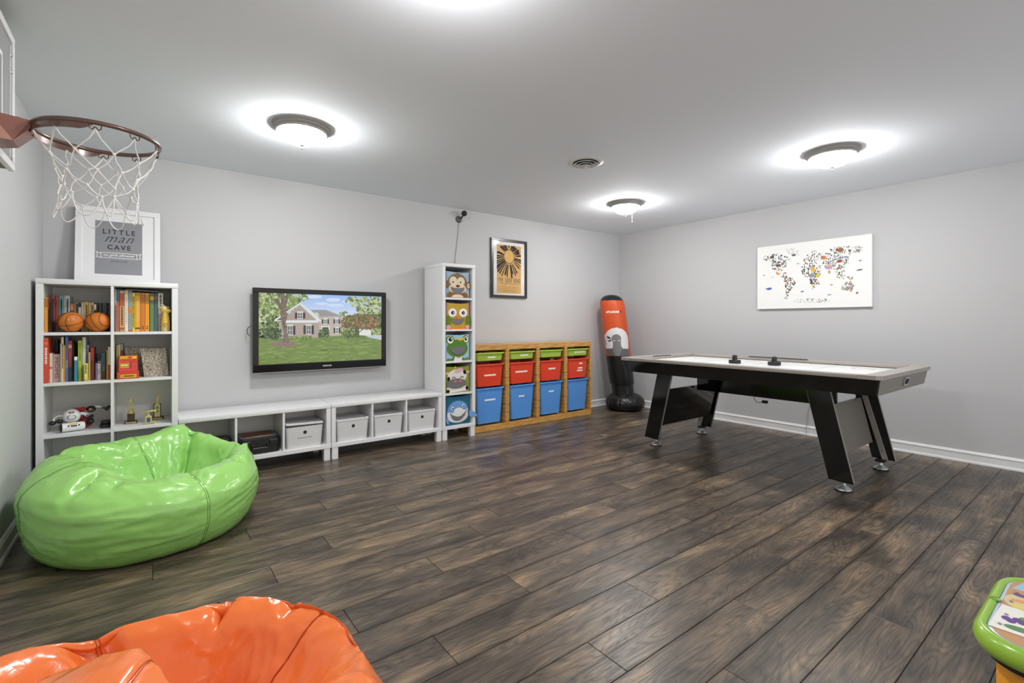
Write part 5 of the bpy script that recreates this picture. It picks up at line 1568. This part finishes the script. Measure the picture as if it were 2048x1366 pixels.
row(0.7725, 'second left shelf', [
    (-0.5225, -0.5035, 0.282, 'red orange', (214, 76, 48), dict(y=4.10, marks=(0.42, 0.78, (238, 214, 200), 0.55), bands=((0.86, 0.9, (196, 140, 60)),))),
    (-0.5025, -0.4900, 0.184, 'white', (224, 216, 206), dict(bands=((0.46, 0.54, (206, 124, 80)),))),
    (-0.4890, -0.4570, 0.176, 'wide dusty pink', (196, 172, 168), dict(y=4.17, text=('MOMS', 0.12, 0.88, (122, 62, 70), 0.55))),
    (-0.4545, -0.4495, 0.245, 'beige', (196, 182, 152)),
    (-0.4490, -0.4375, 0.285, 'tall cream', (216, 202, 168), dict(marks=(0.3, 0.85, (150, 130, 100), 0.4))),
    (-0.4370, -0.4305, 0.234, 'orange and yellow', (224, 160, 66)),
    (-0.4300, -0.4165, 0.287, 'cornflower blue', (82, 112, 178), dict(bands=((0.3, 0.48, (110, 140, 170)),), marks=(0.5, 0.9, (60, 70, 130), 0.4))),
    (-0.4155, -0.3985, 0.261, 'red and brown', (156, 62, 40), dict(bands=((0.0, 0.35, (60, 60, 56)), (0.82, 0.9, (206, 150, 90))))),
    (-0.3975, -0.3915, 0.250, 'graphite', (58, 58, 58)),
    (-0.3910, -0.3872, 0.235, 'brown black', (74, 54, 44), dict(y=4.18)),
    (-0.3862, -0.3702, 0.158, 'turquoise spiral', (38, 142, 166), dict(y=4.125, dep=0.12, bands=((0.86, 1.0, (236, 236, 232)),), marks=(0.3, 0.75, (120, 110, 170), 0.35))),
    (-0.3692, -0.3515, 0.260, 'lime', (176, 192, 66), dict(marks=(0.5, 0.95, (90, 104, 30), 0.4), bands=((0.0, 0.05, (206, 190, 60)),))),
    (-0.3505, -0.3335, 0.282, 'tall off white', (206, 200, 186), dict(y=4.16)),
    (-0.3330, -0.3265, 0.241, 'steel blue', (96, 116, 140), dict(y=4.165)),
    (-0.3260, -0.3200, 0.228, 'cream and grey', (200, 192, 176), dict(y=4.165, marks=(0.5, 0.95, (60, 58, 54), 0.5))),
    (-0.3190, -0.3095, 0.183, 'camel', (190, 162, 104)),
    (-0.3088, -0.2915, 0.214, 'dark crimson', (152, 48, 38), dict(bands=((0.0, 0.6, (104, 44, 26)),))),
    (-0.2908, -0.2862, 0.167, 'midnight blue', (44, 42, 84), dict(y=4.16)),
    (-0.2855, -0.2765, 0.110, 'lavender', (130, 130, 170), dict(y=4.16)),
    (-0.2755, -0.2595, 0.120, 'pale silver', (196, 188, 182), dict(y=4.16, bands=((0.9, 0.97, (60, 60, 60)), (0.3, 0.6, (180, 160, 150))))),
    (-0.2588, -0.2540, 0.151, 'pewter', (150, 146, 130), dict(y=4.18)),
    (-0.2532, -0.2370, 0.173, 'dusk blue', (84, 124, 144), dict(y=4.18, bands=((0.0, 0.3, (96, 84, 54)),), marks=(0.5, 0.92, (52, 84, 104), 0.4))),
    (-0.2362, -0.2302, 0.161, 'deep grey', (62, 60, 56), dict(y=4.18)),
    (-0.2292, -0.2215, 0.196, 'ochre', (186, 138, 46), dict(y=4.13)),
    (-0.2210, -0.2075, 0.217, 'rust and cream', (168, 84, 46), dict(y=4.13, bands=((0.45, 1.0, (214, 206, 186)),)))], 4.145)
book(-0.3355, -0.3205, 0.114, 4.096, 0.7725, 0.06, 'pale yellow', (234, 222, 112), 'small pale yellow book standing in front of the tall off white one', ((0.02, 0.12, (200, 180, 70)),), (0.45, 0.92, (70, 66, 40), 0.5))
book(-0.5020, -0.4860, 0.262, 4.335, 0.7725, 0.10, 'dark grey', (72, 68, 66), 'dark grey book standing behind the white one on the second left shelf')
# rings of the spiral notebook are wire loops at its top
row(0.7725, 'second right shelf', [
    (-0.1835, -0.1735, 0.222, 'olive tan', (190, 178, 116)),
    (-0.1728, -0.1615, 0.228, 'peach tan', (216, 188, 134)),
    (-0.1608, -0.1465, 0.230, 'maroon and blue', (120, 56, 52), dict(bands=((0.82, 1.0, (120, 150, 156)), (0.0, 0.3, (120, 110, 140)))))], 4.226)

book(0.1120, 0.1205, 0.205, 4.135, 0.7725, 0.15, 'grey', (150, 148, 142), 'thin grey book against the right side of the second right shelf')
# ================================================================== SHELF TOYS
M_ball = mat('orange_rubber_ball', S(206, 116, 34), 0.5, bump=0.5, bscale=420)
M_seam = mat('ball_seam_black', S(34, 24, 18), 0.6)
def basketball(loc, rot, label, logo):
    t = thing('mini_basketball', label, 'basketball', loc, group='mini basketballs')
    r = 0.0645
    E_ = Matrix.Translation((0, 0, r)) @ (Matrix.Rotation(rot[0], 4, 'X') @ Matrix.Rotation(rot[1], 4, 'Y') @ Matrix.Rotation(rot[2], 4, 'Z'))
    MB().ell((0, 0, 0), (r, r, r), 40, 24, M=E_).build('ball', M_ball, t, smooth=80)
    s = MB(); rr_ = r*1.0005
    n = 64
    s.tube([(rr_*math.cos(2*PI*i/n), rr_*math.sin(2*PI*i/n), 0) for i in range(n)], 0.0016, 5, closed=True, M=E_)
    s.tube([(rr_*math.cos(2*PI*i/n), 0, rr_*math.sin(2*PI*i/n)) for i in range(n)], 0.0016, 5, closed=True, M=E_)
    for sg in (-1, 1):
        pts = []
        for i in range(n):
            a = 2*PI*i/n
            v = Vector((math.cos(a)*0.80, sg*(0.62+0.20*math.cos(2*a)), math.sin(a)*0.80)).normalized()*rr_
            pts.append(v)
        s.tube(pts, 0.0016, 5, closed=True, M=E_)
    s.build('seams', M_seam, t, smooth=60)
    if logo:
        def bm_(u, v, h):
            a = -PI/2+0.12+u*0.8; e = 0.22+v*0.8
            q = r+0.0004+h
            return (q*math.cos(e)*math.cos(a), q*math.cos(e)*math.sin(a), r+q*math.sin(e))
        p = PR(bm_, step=0.0002)
        p.ell2(-0.25, -0.02, 0.16, 0.14, S(40, 44, 70)); p.ell2(-0.25, -0.02, 0.10, 0.09, S(206, 206, 214))
        for i in range(5):
            p.rect(0.0+i*0.13, 0.0+i*0.045, 0.11+i*0.13, 0.17+i*0.045, S(*[(226, 130, 110), (232, 150, 130), (226, 140, 140), (110, 110, 104), (120, 116, 110)][i]))
        p.out('ball_logo', t)
    return t
basketball((-0.4035, 4.155, 1.0885), (R(20), R(-12), R(30)), 'orange mini basketball with a printed logo, left of the pair', True)
basketball((-0.2725, 4.155, 1.0885), (R(-70), R(10), R(60)), 'plain orange mini basketball, right of the pair', False)

# yellow giraffe topped bottle
t = thing('giraffe_bottle', 'yellow bottle with a giraffe head top on the top right shelf', 'bottle', (0.088, 4.155, 1.0885))
M_gir = mat('yellow_plastic', S(228, 188, 78), 0.4)
M_gir2 = mat('pale_yellow_plastic', S(226, 202, 116), 0.45)
MB().lathe([(0.0, 0.0), (0.024, 0.0), (0.0255, 0.006), (0.0255, 0.06), (0.022, 0.095), (0.017, 0.125), (0.0165, 0.14), (0.0, 0.14)], 28).build('bottle_body', M_gir, t, smooth=40)
hd = MB()
hd.ell((-0.006, -0.002, 0.155), (0.021, 0.019, 0.024), 18, 12)
hd.ell((0.014, -0.012, 0.144), (0.018, 0.015, 0.014), 16, 10)
hd.build('giraffe_head', M_gir2, t, smooth=60)
for dx, dy in ((-0.026, 0.004), (0.012, 0.016)):
    MB().ell((dx, dy, 0.168), (0.011, 0.004, 0.006), 10, 8).build('ear', M_gir2, t, smooth=60)
for dx in (-0.013, -0.001):
    b = MB().tube([(dx, 0, 0.172), (dx-0.010, 0, 0.184)], 0.0025, 8); b.ell((dx-0.011, 0, 0.185), (0.0035, 0.0035, 0.0035), 8, 6)
    b.build('horn', M_whitem, t, smooth=60)
def bot_map(u, v, h):
    a = -PI/2-0.1+u; return ((0.0258+h)*math.cos(a), (0.0258+h)*math.sin(a), v)
p = PR(bot_map, step=0.0002)
p.ell2(0, 0.045, 0.5, 0.012, S(140, 104, 84)); p.ell2(0, 0.045, 0.42, 0.009, S(186, 160, 130))
for i in range(4): p.rect(-0.2+i*0.02, 0.005+i*0.006, 0.65, 0.0085+i*0.006, S(120, 150, 100))
p.ell2(-0.25, 0.016, 0.28, 0.013, S(160, 190, 160))
p.out('bottle_label', t)

# red toy cash register bank
t = thing('toy_cash_register', 'red toy cash register bank with yellow labels on the second right shelf', 'toy bank', (-0.1165, 4.165, 0.7725))
M_red = mat('red_tin', S(206, 66, 50), 0.35)
side = [(-0.062, 0.0), (0.05, 0.0), (0.05, 0.150), (0.012, 0.152), (-0.028, 0.118), (-0.034, 0.052), (-0.062, 0.047)]
MB().prism(side, -0.050, 0.050, 'X').build('body', M_red, t, smooth=10)
MB().box(-0.0575, 0.0575, -0.066, 0.052, 0.0, 0.046, 0.002).build('drawer_base', M_red, t)
yl = S(226, 190, 46); dkp = S(96, 66, 30)
p = PR(plane_map((0, -0.0662, 0), (1, 0, 0), (0, 0, 1), (0, -1, 0)))
p.rect(-0.040, 0.008, 0.044, 0.030, yl); p.rect(-0.034, 0.012, 0.040, 0.026, S(206, 150, 40))
dashes(p, -0.02, 0.03, 0.019, 0.006, dkp, random.Random(3), 5)
p.out('drawer_label', t)
v1 = Vector((0, 0.006, 0.066)); v1n = v1.normalized()
p = PR(plane_map((0, -0.0342, 0.052), (1, 0, 0), tuple(v1n), (0, -v1n.z, v1n.y)))
p.rect(-0.041, 0.022, 0.002, 0.052, yl); p.rect(-0.036, 0.034, -0.024, 0.041, S(220, 220, 206)); p.rect(-0.016, 0.034, -0.004, 0.041, S(220, 220, 206))
dashes(p, -0.037, 0.0, 0.028, 0.004, S(60, 70, 30), random.Random(5), 5)
dashes(p, -0.037, 0.0, 0.048, 0.004, S(60, 70, 30), random.Random(6), 5)
p.rect(0.012, 0.012, 0.015, 0.064, S(60, 26, 20)); p.rect(0.016, 0.057, 0.044, 0.0595, S(120, 40, 30))
p.out('price_label', t)
v2 = Vector((0, 0.040, 0.034)).normalized()
p = PR(plane_map((0, -0.0282, 0.118), (1, 0, 0), tuple(v2), (0, -v2.z, v2.y)))
p.rect(-0.044, 0.020, 0.044, 0.046, yl); p.ell2(0.008, 0.033, 0.014, 0.010, S(186, 70, 40)); dashes(p, -0.040, -0.008, 0.032, 0.006, S(70, 80, 30), random.Random(8), 4)
p.out('crown_label', t)

def speckle():
    m = bpy.data.materials.new('speckled_card'); m.use_nodes = True
    nt = m.node_tree; N = nt.nodes; L = nt.links
    tc = N.new('ShaderNodeTexCoord'); v = N.new('ShaderNodeTexVoronoi'); v.inputs['Scale'].default_value = 380
    L.new(tc.outputs['Object'], v.inputs['Vector'])
    r = N.new('ShaderNodeValToRGB'); e = r.color_ramp.elements; e[0].position = 0.3; e[0].color = S(84, 70, 58); e[1].position = 0.75; e[1].color = S(206, 196, 178)
    sp = N.new('ShaderNodeSeparateColor'); L.new(v.outputs['Color'], sp.inputs[0]); L.new(sp.outputs[0], r.inputs['Fac'])
    L.new(r.outputs[0], N['Principled BSDF'].inputs['Base Color']); N['Principled BSDF'].inputs['Roughness'].default_value = 0.6
    return m
M_spk = speckle()
def folder(loc, w, h, lean_y, rx, label):
    t = thing('speckled_folder', label, 'folder', loc, group='speckled folders')
    sh = math.tan(lean_y)
    def shear(pts): return [(x - sh*z, y + rx*z, z) for x, y, z in pts]
    for y0, y1, nm in ((0.0, 0.002, 'front_board'), (0.010, 0.012, 'back_board')):
        b = MB(); b.box(0, w, y0, y1, 0, h)
        b.v = shear(b.v); b.build(nm, M_spk, t, smooth=10)
    b = MB(); b.box(0.002, w-0.003, 0.0022, 0.0098, 0.002, h-0.004); b.v = shear(b.v); b.build('papers', M_page, t, smooth=0)
    b = MB(); b.box(-0.001, 0.0, 0.0, 0.012, 0, h); b.v = shear(b.v); b.build('spine', M_spk, t, smooth=0)
    return t
folder((-0.030, 4.17, 0.7725), 0.140, 0.196, R(-6.0)*-1.0*-1.0 if False else R(6.5), 0.10, 'brown and white speckled folder leaning at the right of the cash register')
folder((-0.128, 4.265, 0.7725), 0.115, 0.200, R(3.0), 0.10, 'brown and white speckled folder behind the cash register')

# two robot toys lying together on the third shelf
zs3 = 0.4475
M_rw = mat('toy_white', S(232, 232, 232), 0.25)
M_rr = mat('toy_red', S(170, 48, 36), 0.3)
M_rd = mat('toy_dark', S(30, 30, 31), 0.3)
M_rg = mat('toy_grey', S(110, 110, 112), 0.4)
t = thing('robot_toy', 'white and black robot toy on the third bookcase shelf', 'robot toy', (-0.400, 4.20, zs3))
Mr = Matrix.Translation((0.005, -0.03, 0.0305)) @ Matrix.Rotation(R(14), 4, 'Z')
b = MB(); sec = []
for i in range(20):
    a = 2*PI*i/20; sec.append((0.030*math.sin(a), 0.028*math.cos(a)*(0.95 if math.cos(a) > 0 else 1)))
b.loft([[(-0.055, y, z) for y, z in sec], [(0.045, y, z) for y, z in sec], [(0.056, y*0.8, z*0.8) for y, z in sec]], M=Mr)
b.build('roller_body', M_rw, t, smooth=30)
MB().lathe([(0.0, 0.012), (0.020, 0.010), (0.0295, 0.0), (0.0, 0.0)], 24, Mr @ Matrix.Translation((-0.0555, 0, 0)) @ Matrix.Rotation(R(-90), 4, 'Y')).build('wheel', M_rd, t, smooth=40)
MB().lathe([(0.024, 0.0), (0.020, 0.006), (0.0, 0.008)], 24, Mr @ Matrix.Translation((0.0562, 0, 0)) @ Matrix.Rotation(R(90), 4, 'Y')).build('wheel', M_rd, t, smooth=40)
def rol(u, v, h):
    a = v; q = 0.0295+h
    return tuple(Mr @ Vector((u, -q*math.cos(a), q*math.sin(a))))
p = PR(rol, step=0.0003)
p.ell2(-0.002, 0.75, 0.020, 0.22, S(206, 170, 50)); p.ell2(-0.002, 0.80, 0.014, 0.14, S(232, 206, 110))
p.rect(-0.024, 0.10, 0.022, 0.52, S(228, 228, 228)); p.rect(-0.016, 0.14, 0.014, 0.42, K); p.rect(-0.030, 0.2, -0.022, 0.5, K); p.rect(0.020, 0.2, 0.028, 0.5, K)
p.out('chest_print', t)
b = MB(); b.ell((-0.006, 0.018, 0.092), (0.044, 0.036, 0.046), 28, 18)
b.build('helmet', M_rw, t, smooth=60)
def hel(u, v, h):
    a = -PI/2+u; e = v
    return (-0.006+(0.044+h)*math.cos(e)*math.cos(a), 0.018+(0.036+h)*math.cos(e)*math.sin(a), 0.092+(0.046+h)*math.sin(e))
p = PR(hel, step=0.0004)
p.ell2(0.05, -0.10, 0.50, 0.36, K, n=28); p.ell2(0.05, -0.08, 0.17, 0.42, S(226, 228, 228)); p.ell2(0.05, 0.62, 0.42, 0.14, S(70, 30, 28)); p.ell2(0.05, 0.62, 0.2, 0.06, S(200, 180, 176)); p.ell2(0.1, -0.36, 0.09, 0.10, S(190, 150, 60))
p.out('visor_print', t)
MB().tube([(-0.046, 0.02, 0.096), (-0.070, 0.02, 0.100), (-0.088, 0.015, 0.088), (-0.094, 0.010, 0.072)], [0.005, 0.004, 0.004, 0.006], 8).build('arm', M_rw, t, smooth=60)
for x, z in ((-0.098, 0.058), (-0.064, 0.066)):
    MB().ell((x, 0.008, z), (0.0185, 0.016, 0.0145), 14, 9).build('fist', M_rd, t, smooth=30)
MB().tube([(0.036, 0.02, 0.105), (0.058, 0.016, 0.100), (0.074, 0.010, 0.084)], [0.010, 0.011, 0.010], 10).build('arm', M_rw, t, smooth=60)
MB().ell((0.072, 0.002, 0.090), (0.010, 0.006, 0.007), 12, 8).build('elbow_cap', M_rg, t, smooth=60)
MB().box(-0.016, 0.016, -0.009, 0.009, -0.010, 0.010, 0.004, M=Matrix.Translation((0.088, 0.008, 0.078)) @ Matrix.Rotation(R(-40), 4, 'Y')).build('claw', M_rd, t)
t = thing('robot_toy', 'red and black robot toy lying behind the white one', 'robot toy', (-0.350, 4.275, zs3))
MB().ell((0.008, 0.0, 0.040), (0.040, 0.034, 0.038), 24, 14).build('body', M_rr, t, smooth=60)
MB().lathe([(0.0, 0.008), (0.016, 0.006), (0.022, 0.0), (0.0, -0.002)], 20, Matrix.Translation((0.030, -0.030, 0.044)) @ Matrix.Rotation(R(80), 4, 'X')).build('wheel', M_rd, t, smooth=40)
MB().tube([(-0.01, 0.0, 0.06), (-0.012, 0, 0.085), (-0.005, 0, 0.11)], [0.022, 0.020, 0.014], 12).build('neck', M_rr, t, smooth=60)
MB().box(-0.05, 0.02, -0.02, 0.02, -0.012, 0.012, 0.006, M=Matrix.Translation((-0.012, 0, 0.125)) @ Matrix.Rotation(R(-6), 4, 'Y')).build('shoulder_plate', M_rr, t)
MB().ell((0.034, -0.004, 0.120), (0.026, 0.022, 0.022), 20, 12).build('black_shield', M_rd, t, smooth=60)
p = PR(lambda u, v, h: (0.034+(0.0265+h)*math.cos(v)*math.cos(-PI/2+u), -0.004+(0.0225+h)*math.cos(v)*math.sin(-PI/2+u), 0.120+(0.0225+h)*math.sin(v)), step=0.0003)
p.ell2(-0.1, 0.1, 0.28, 0.26, S(206, 170, 60)); p.line([(-0.6, -0.3), (0.1, -0.45), (0.6, -0.2)], 0.09, S(200, 200, 198))
p.out('shield_print', t)
MB().tube([(0.055, 0, 0.132), (0.075, 0.002, 0.132), (0.088, 0.002, 0.126)], [0.006, 0.008, 0.006], 10).build('arm', M_rw, t, smooth=60)
MB().ell((0.098, 0.0, 0.122), (0.012, 0.009, 0.008), 12, 8).build('wrist', M_rg, t, smooth=60)
MB().box(-0.018, 0.018, -0.008, 0.008, -0.010, 0.010, 0.004, M=Matrix.Translation((0.120, 0, 0.118)) @ Matrix.Rotation(R(-50), 4, 'Y')).build('claw', M_rd, t)
def gadget(z, label, w):
    t = thing('black_controller', label, 'controller', (-0.238, 4.215, z), rz=R(2), group='stacked black controllers')
    b = rrect(w/2, 0.040, 0.02, 6)
    MB().loft([[(x*0.92, y*0.9, 0.0) for x, y in b], [(x, y, 0.006) for x, y in b], [(x, y, 0.014) for x, y in b], [(x*0.95, y*0.92, 0.020) for x, y in b]]).build('shell', M_black, t, smooth=40)
    MB().box(-0.018, 0.018, -0.02, 0.02, 0.0195, 0.0212, 0.0006).build('button_pad', mat('pad_brown', S(78, 60, 56), 0.5), t)
    return t
gadget(zs3, 'flat black toy controller, lower of the stacked pair', 0.060)
g2_ = gadget(zs3+0.0213, 'flat black toy controller, upper of the stacked pair', 0.055)
g2_.location.x += 0.003; g2_.location.y += 0.01

# ================================================================== TROPHIES
M_gold = mat('gold_plastic', S(222, 204, 132), 0.28, metal=0.45)
M_goldd = mat('gold_plate', S(170, 146, 84), 0.4, metal=0.4)
M_tb = mat('trophy_black_base', S(26, 22, 18), 0.35)
M_tw = mat('trophy_brown_column', S(62, 46, 32), 0.35, var=0.5, vscale=60, stretch=(1, 1, 0.1))
def figure(t, z, pose, sc=1.0, mirror=1):
    b = MB()
    for path, rs in pose:
        b.tube([(x*sc*mirror, y*sc, z+q*sc) for x, y, q in path], [r*sc for r in rs], 8)
    return b
t = thing('trophy', 'brown column trophy with a golden batter figure, leftmost of three', 'trophy', (-0.105, 4.255, zs3))
MB().box(-0.035, 0.035, -0.024, 0.024, 0, 0.017, 0.002).build('base', M_tb, t)
MB().box(-0.030, 0.030, -0.0248, -0.0240, 0.003, 0.014).build('name_plate', M_goldd, t, smooth=0)
MB().box(-0.020, 0.020, -0.016, 0.016, 0.017, 0.070, 0.003).build('column', M_tw, t)
MB().lathe([(0.0, 0.070), (0.022, 0.070), (0.021, 0.074), (0.012, 0.078), (0.012, 0.090), (0.018, 0.093), (0.019, 0.097), (0.0, 0.097)], 20, Matrix.Translation((0, 0, 0))).build('pedestal', M_gold, t, smooth=30)
b = figure(t, 0.096, [
    ([(-0.011, 0, 0), (-0.010, 0, 0.022), (-0.004, 0, 0.045)], [0.0035, 0.0038, 0.005]),
    ([(0.013, 0, 0), (0.011, 0.0, 0.022), (0.002, 0, 0.045)], [0.0035, 0.0038, 0.005]),
    ([(0, 0, 0.042), (0.0, 0, 0.060), (0.001, 0, 0.070)], [0.006, 0.008, 0.006]),
    ([(0.004, 0, 0.067), (0.0, -0.008, 0.055), (-0.012, -0.010, 0.057)], [0.0032, 0.003, 0.0028]),
    ([(-0.004, 0, 0.067), (-0.012, -0.006, 0.062), (-0.016, -0.010, 0.057)], [0.0032, 0.003, 0.0028]),
    ([(-0.030, -0.010, 0.050), (-0.014, -0.010, 0.060), (0.012, -0.006, 0.088)], [0.0016, 0.0018, 0.003])])
b.ell((0.001, 0, 0.096+0.077), (0.0055, 0.0058, 0.0065), 12, 8); b.build('golden_batter', M_gold, t, smooth=50)
t = thing('trophy', 'small blue fronted trophy with a flat golden figure, in front', 'trophy', (-0.008, 4.165, zs3))
MB().box(-0.037, 0.037, -0.022, 0.022, 0, 0.012, 0.002).build('base', mat('pale_gold_base', S(206, 198, 150), 0.35, metal=0.2), t)
MB().box(-0.032, 0.032, -0.0227, -0.022, 0.003, 0.009).build('name_plate', M_goldd, t, smooth=0)
MB().box(-0.019, 0.019, -0.013, 0.013, 0.012, 0.045, 0.002).build('column', M_gold, t)
MB().box(-0.010, 0.010, -0.0138, -0.013, 0.013, 0.044).build('blue_panel', mat('trophy_blue', S(36, 88, 142), 0.3), t, smooth=0)
MB().prism([(-0.021, 0.045), (0.021, 0.045), (0.010, 0.058), (-0.010, 0.058)], -0.012, 0.012, 'Y').build('cap', M_gold, t, smooth=10)
MB().lathe([(0.008, 0.058), (0.005, 0.066), (0.009, 0.078), (0.0, 0.078)], 16).build('stem', M_gold, t, smooth=40)
b = figure(t, 0.081, [
    ([(-0.042, 0, 0.0), (-0.018, 0, 0.001), (0.0, 0, 0.003)], [0.002, 0.0042, 0.006]),
    ([(0.0, 0, 0.003), (0.018, 0, 0.005), (0.028, 0, 0.006)], [0.006, 0.0062, 0.004]),
    ([(0.022, -0.004, 0.006), (0.034, -0.006, 0.004), (0.044, -0.004, 0.004)], [0.003, 0.0026, 0.002]),
    ([(-0.006, 0.003, 0.001), (-0.026, 0.004, -0.002), (-0.040, 0.004, -0.002)], [0.004, 0.003, 0.002])])
b.ell((0.033, 0, 0.089), (0.0055, 0.005, 0.005), 12, 8); b.build('golden_diver', M_gold, t, smooth=50)
t = thing('trophy', 'tall trophy with a green emblem plaque and golden figure, at the back', 'trophy', (0.042, 4.325, zs3))
MB().box(-0.040, 0.040, -0.024, 0.024, 0, 0.018, 0.002).build('base', M_tb, t)
MB().box(-0.034, 0.030, -0.0248, -0.024, 0.003, 0.014).build('name_plate', M_goldd, t, smooth=0)
MB().box(-0.021, 0.021, -0.014, 0.014, 0.018, 0.112, 0.002).build('column', M_tb, t)
MB().box(-0.0165, 0.0165, -0.0152, -0.014, 0.019, 0.110).build('gold_plaque', mat('plaque_gold', S(196, 186, 134), 0.35, metal=0.3), t, smooth=0)
p = PR(plane_map((0, -0.0153, 0), (1, 0, 0), (0, 0, 1), (0, -1, 0)))
p.ell2(0, 0.085, 0.0095, 0.011, S(120, 150, 66)); p.ell2(0.001, 0.060, 0.008, 0.009, S(120, 150, 66)); p.rect(-0.001, 0.042, 0.002, 0.055, S(120, 150, 66))
p.out('green_emblem', t)
MB().lathe([(0.0, 0.112), (0.014, 0.112), (0.011, 0.120), (0.006, 0.126), (0.0, 0.127)], 16).build('pedestal', M_gold, t, smooth=40)
b = figure(t, 0.125, [
    ([(-0.004, 0, 0), (-0.002, 0, 0.012), (0.004, 0, 0.024)], [0.003, 0.0034, 0.004]),
    ([(0.004, 0, 0), (0.008, 0, 0.012), (0.004, 0, 0.024)], [0.003, 0.0034, 0.004]),
    ([(0.004, 0, 0.022), (0.006, 0, 0.040), (0.012, 0, 0.052)], [0.0045, 0.006, 0.004]),
    ([(0.012, 0, 0.050), (0.008, -0.003, 0.064), (-0.002, -0.004, 0.074)], [0.003, 0.0026, 0.002]),
    ([(0.010, 0, 0.048), (0.0, -0.004, 0.036), (-0.006, -0.004, 0.030)], [0.003, 0.0026, 0.002])])
b.ell((0.013, 0, 0.125+0.060), (0.0048, 0.005, 0.0058), 12, 8); b.build('golden_athlete', M_gold, t, smooth=50)

# ================================================================== CHILD'S ACTIVITY DESK
t = thing('activity_desk', 'green topped toy learning desk on an orange base at the right edge', 'toy desk', (1.575, -0.06, 0.0))
M_dg = mat('desk_lime', S(152, 196, 66), 0.25, coat=0.3)
M_do = mat('desk_orange', S(236, 160, 44), 0.35)
M_db = mat('desk_pale_blue', S(178, 200, 226), 0.3)
hx_, hy_ = 0.215, 0.285
def tray(d, z, n=16): return [(x, y, z) for x, y in rrect(hx_-d, hy_-d, max(0.03, 0.095-d), n)]
MB().loft([tray(0.018, 0.455), tray(0.004, 0.462), tray(0.0, 0.478), tray(0.003, 0.493), tray(0.012, 0.503), tray(0.022, 0.502), tray(0.024, 0.492)]).build('tray_top', M_dg, t, smooth=80)
MB().loft([tray(0.022, 0.444), tray(0.018, 0.4545)]).build('under_rim', M_black, t, smooth=30)
MB().loft([tray(0.024, 0.4925), tray(0.024, 0.4985), tray(0.028, 0.500)]).build('card_frame', M_db, t, smooth=30)
p = PR(plane_map((0, 0, 0.5003), (1, 0, 0), (0, 1, 0), (0, 0, 1)), step=0.0001)
base = rrect(hx_-0.030, hy_-0.030, 0.06, 6)
p.poly(base, S(196, 148, 104))
p.poly([(0.105, 0.250), (0.165, 0.235), (0.165, 0.0), (0.105, 0.02)], S(160, 196, 214))
p.ell2(0.034, 0.205, 0.052, 0.050, S(216, 200, 158), n=28)
p.ell2(0.072, 0.232, 0.009, 0.013, S(112, 76, 132)); p.ell2(0.038, 0.228, 0.009, 0.017, S(228, 160, 94), 0.3); p.ell2(0.004, 0.226, 0.008, 0.014, S(236, 208, 84), 0.2)
p.ell2(0.05, 0.19, 0.012, 0.018, S(190, 90, 70)); p.ell2(0.01, 0.18, 0.012, 0.018, S(120, 160, 90))
p.poly([(-0.010, 0.253), (-0.142, 0.258), (-0.130, 0.02), (-0.010, 0.02)], S(236, 234, 226))
for i in range(6): p.ell2(-0.078+0.004*i-0.010*(i % 2), 0.238-0.008*i, 0.011, 0.008, S(110, 76, 140))
p.ell2(-0.055, 0.205, 0.012, 0.016, S(104, 150, 90), 0.3)
p.ell2(-0.113, 0.214, 0.011, 0.024, S(96, 140, 92), 0.12)
p.ell2(-0.09, 0.12, 0.03, 0.04, S(206, 90, 80)); p.ell2(-0.04, 0.09, 0.02, 0.03, S(236, 190, 80))
for x, y in ((-0.060, 0.240), (-0.118, 0.243), (0.085, 0.240), (0.02, 0.242)): p.rect(x-0.004, y-0.003, x+0.004, y+0.003, S(150, 146, 140))
p.out('activity_card', t)
MB().lathe([(0.0, 0.5030), (0.009, 0.5030), (0.010, 0.5036), (0.0105, 0.5020)], 24, Matrix.Translation((0.004, 0.2655, 0))).build('pen_well', mat('desk_lime_dark', S(112, 158, 40), 0.35), t, smooth=40)
def colm(sx, sy, z, r=0.05): return [(x, y, z) for x, y in rrect(sx, sy, r, 6)]
MB().loft([colm(0.195, 0.255, 0.0, 0.08), colm(0.195, 0.255, 0.03, 0.08), colm(0.160, 0.225, 0.06, 0.07), colm(0.160, 0.225, 0.33, 0.07), colm(0.182, 0.25, 0.36, 0.075), colm(0.182, 0.25, 0.425, 0.075), colm(0.172, 0.24, 0.4435, 0.075)]).build('orange_pedestal', M_do, t, smooth=40)
for s in (-1, 1):
    MB().box(-0.085, 0.085, s*0.248-0.004, s*0.248+0.004, 0.368, 0.418, 0.0035, seg=2).build('pedestal_panel', M_do, t)
import numpy as np
f=954;th=np.radians(37.2);y0=645;h=1.15
F=np.array([np.sin(th),np.cos(th),0]);R=np.array([np.cos(th),-np.sin(th),0]);Z=np.array([0,0,1.]);C=np.array([0,0,h])
def ray(x,y): return F+(x-1024)/f*R+(y0-y)/f*Z
def on(x,y,ax,v):
    d=ray(x,y);i='XYZ'.index(ax);t=(v-C[i])/d[i];return np.round(C+t*d,3)
def px(*P):
    d=np.array(P,float)-C;z=d@F;return (round(1024+f*(d@R)/z,1),round(y0-f*d[2]/z,1))
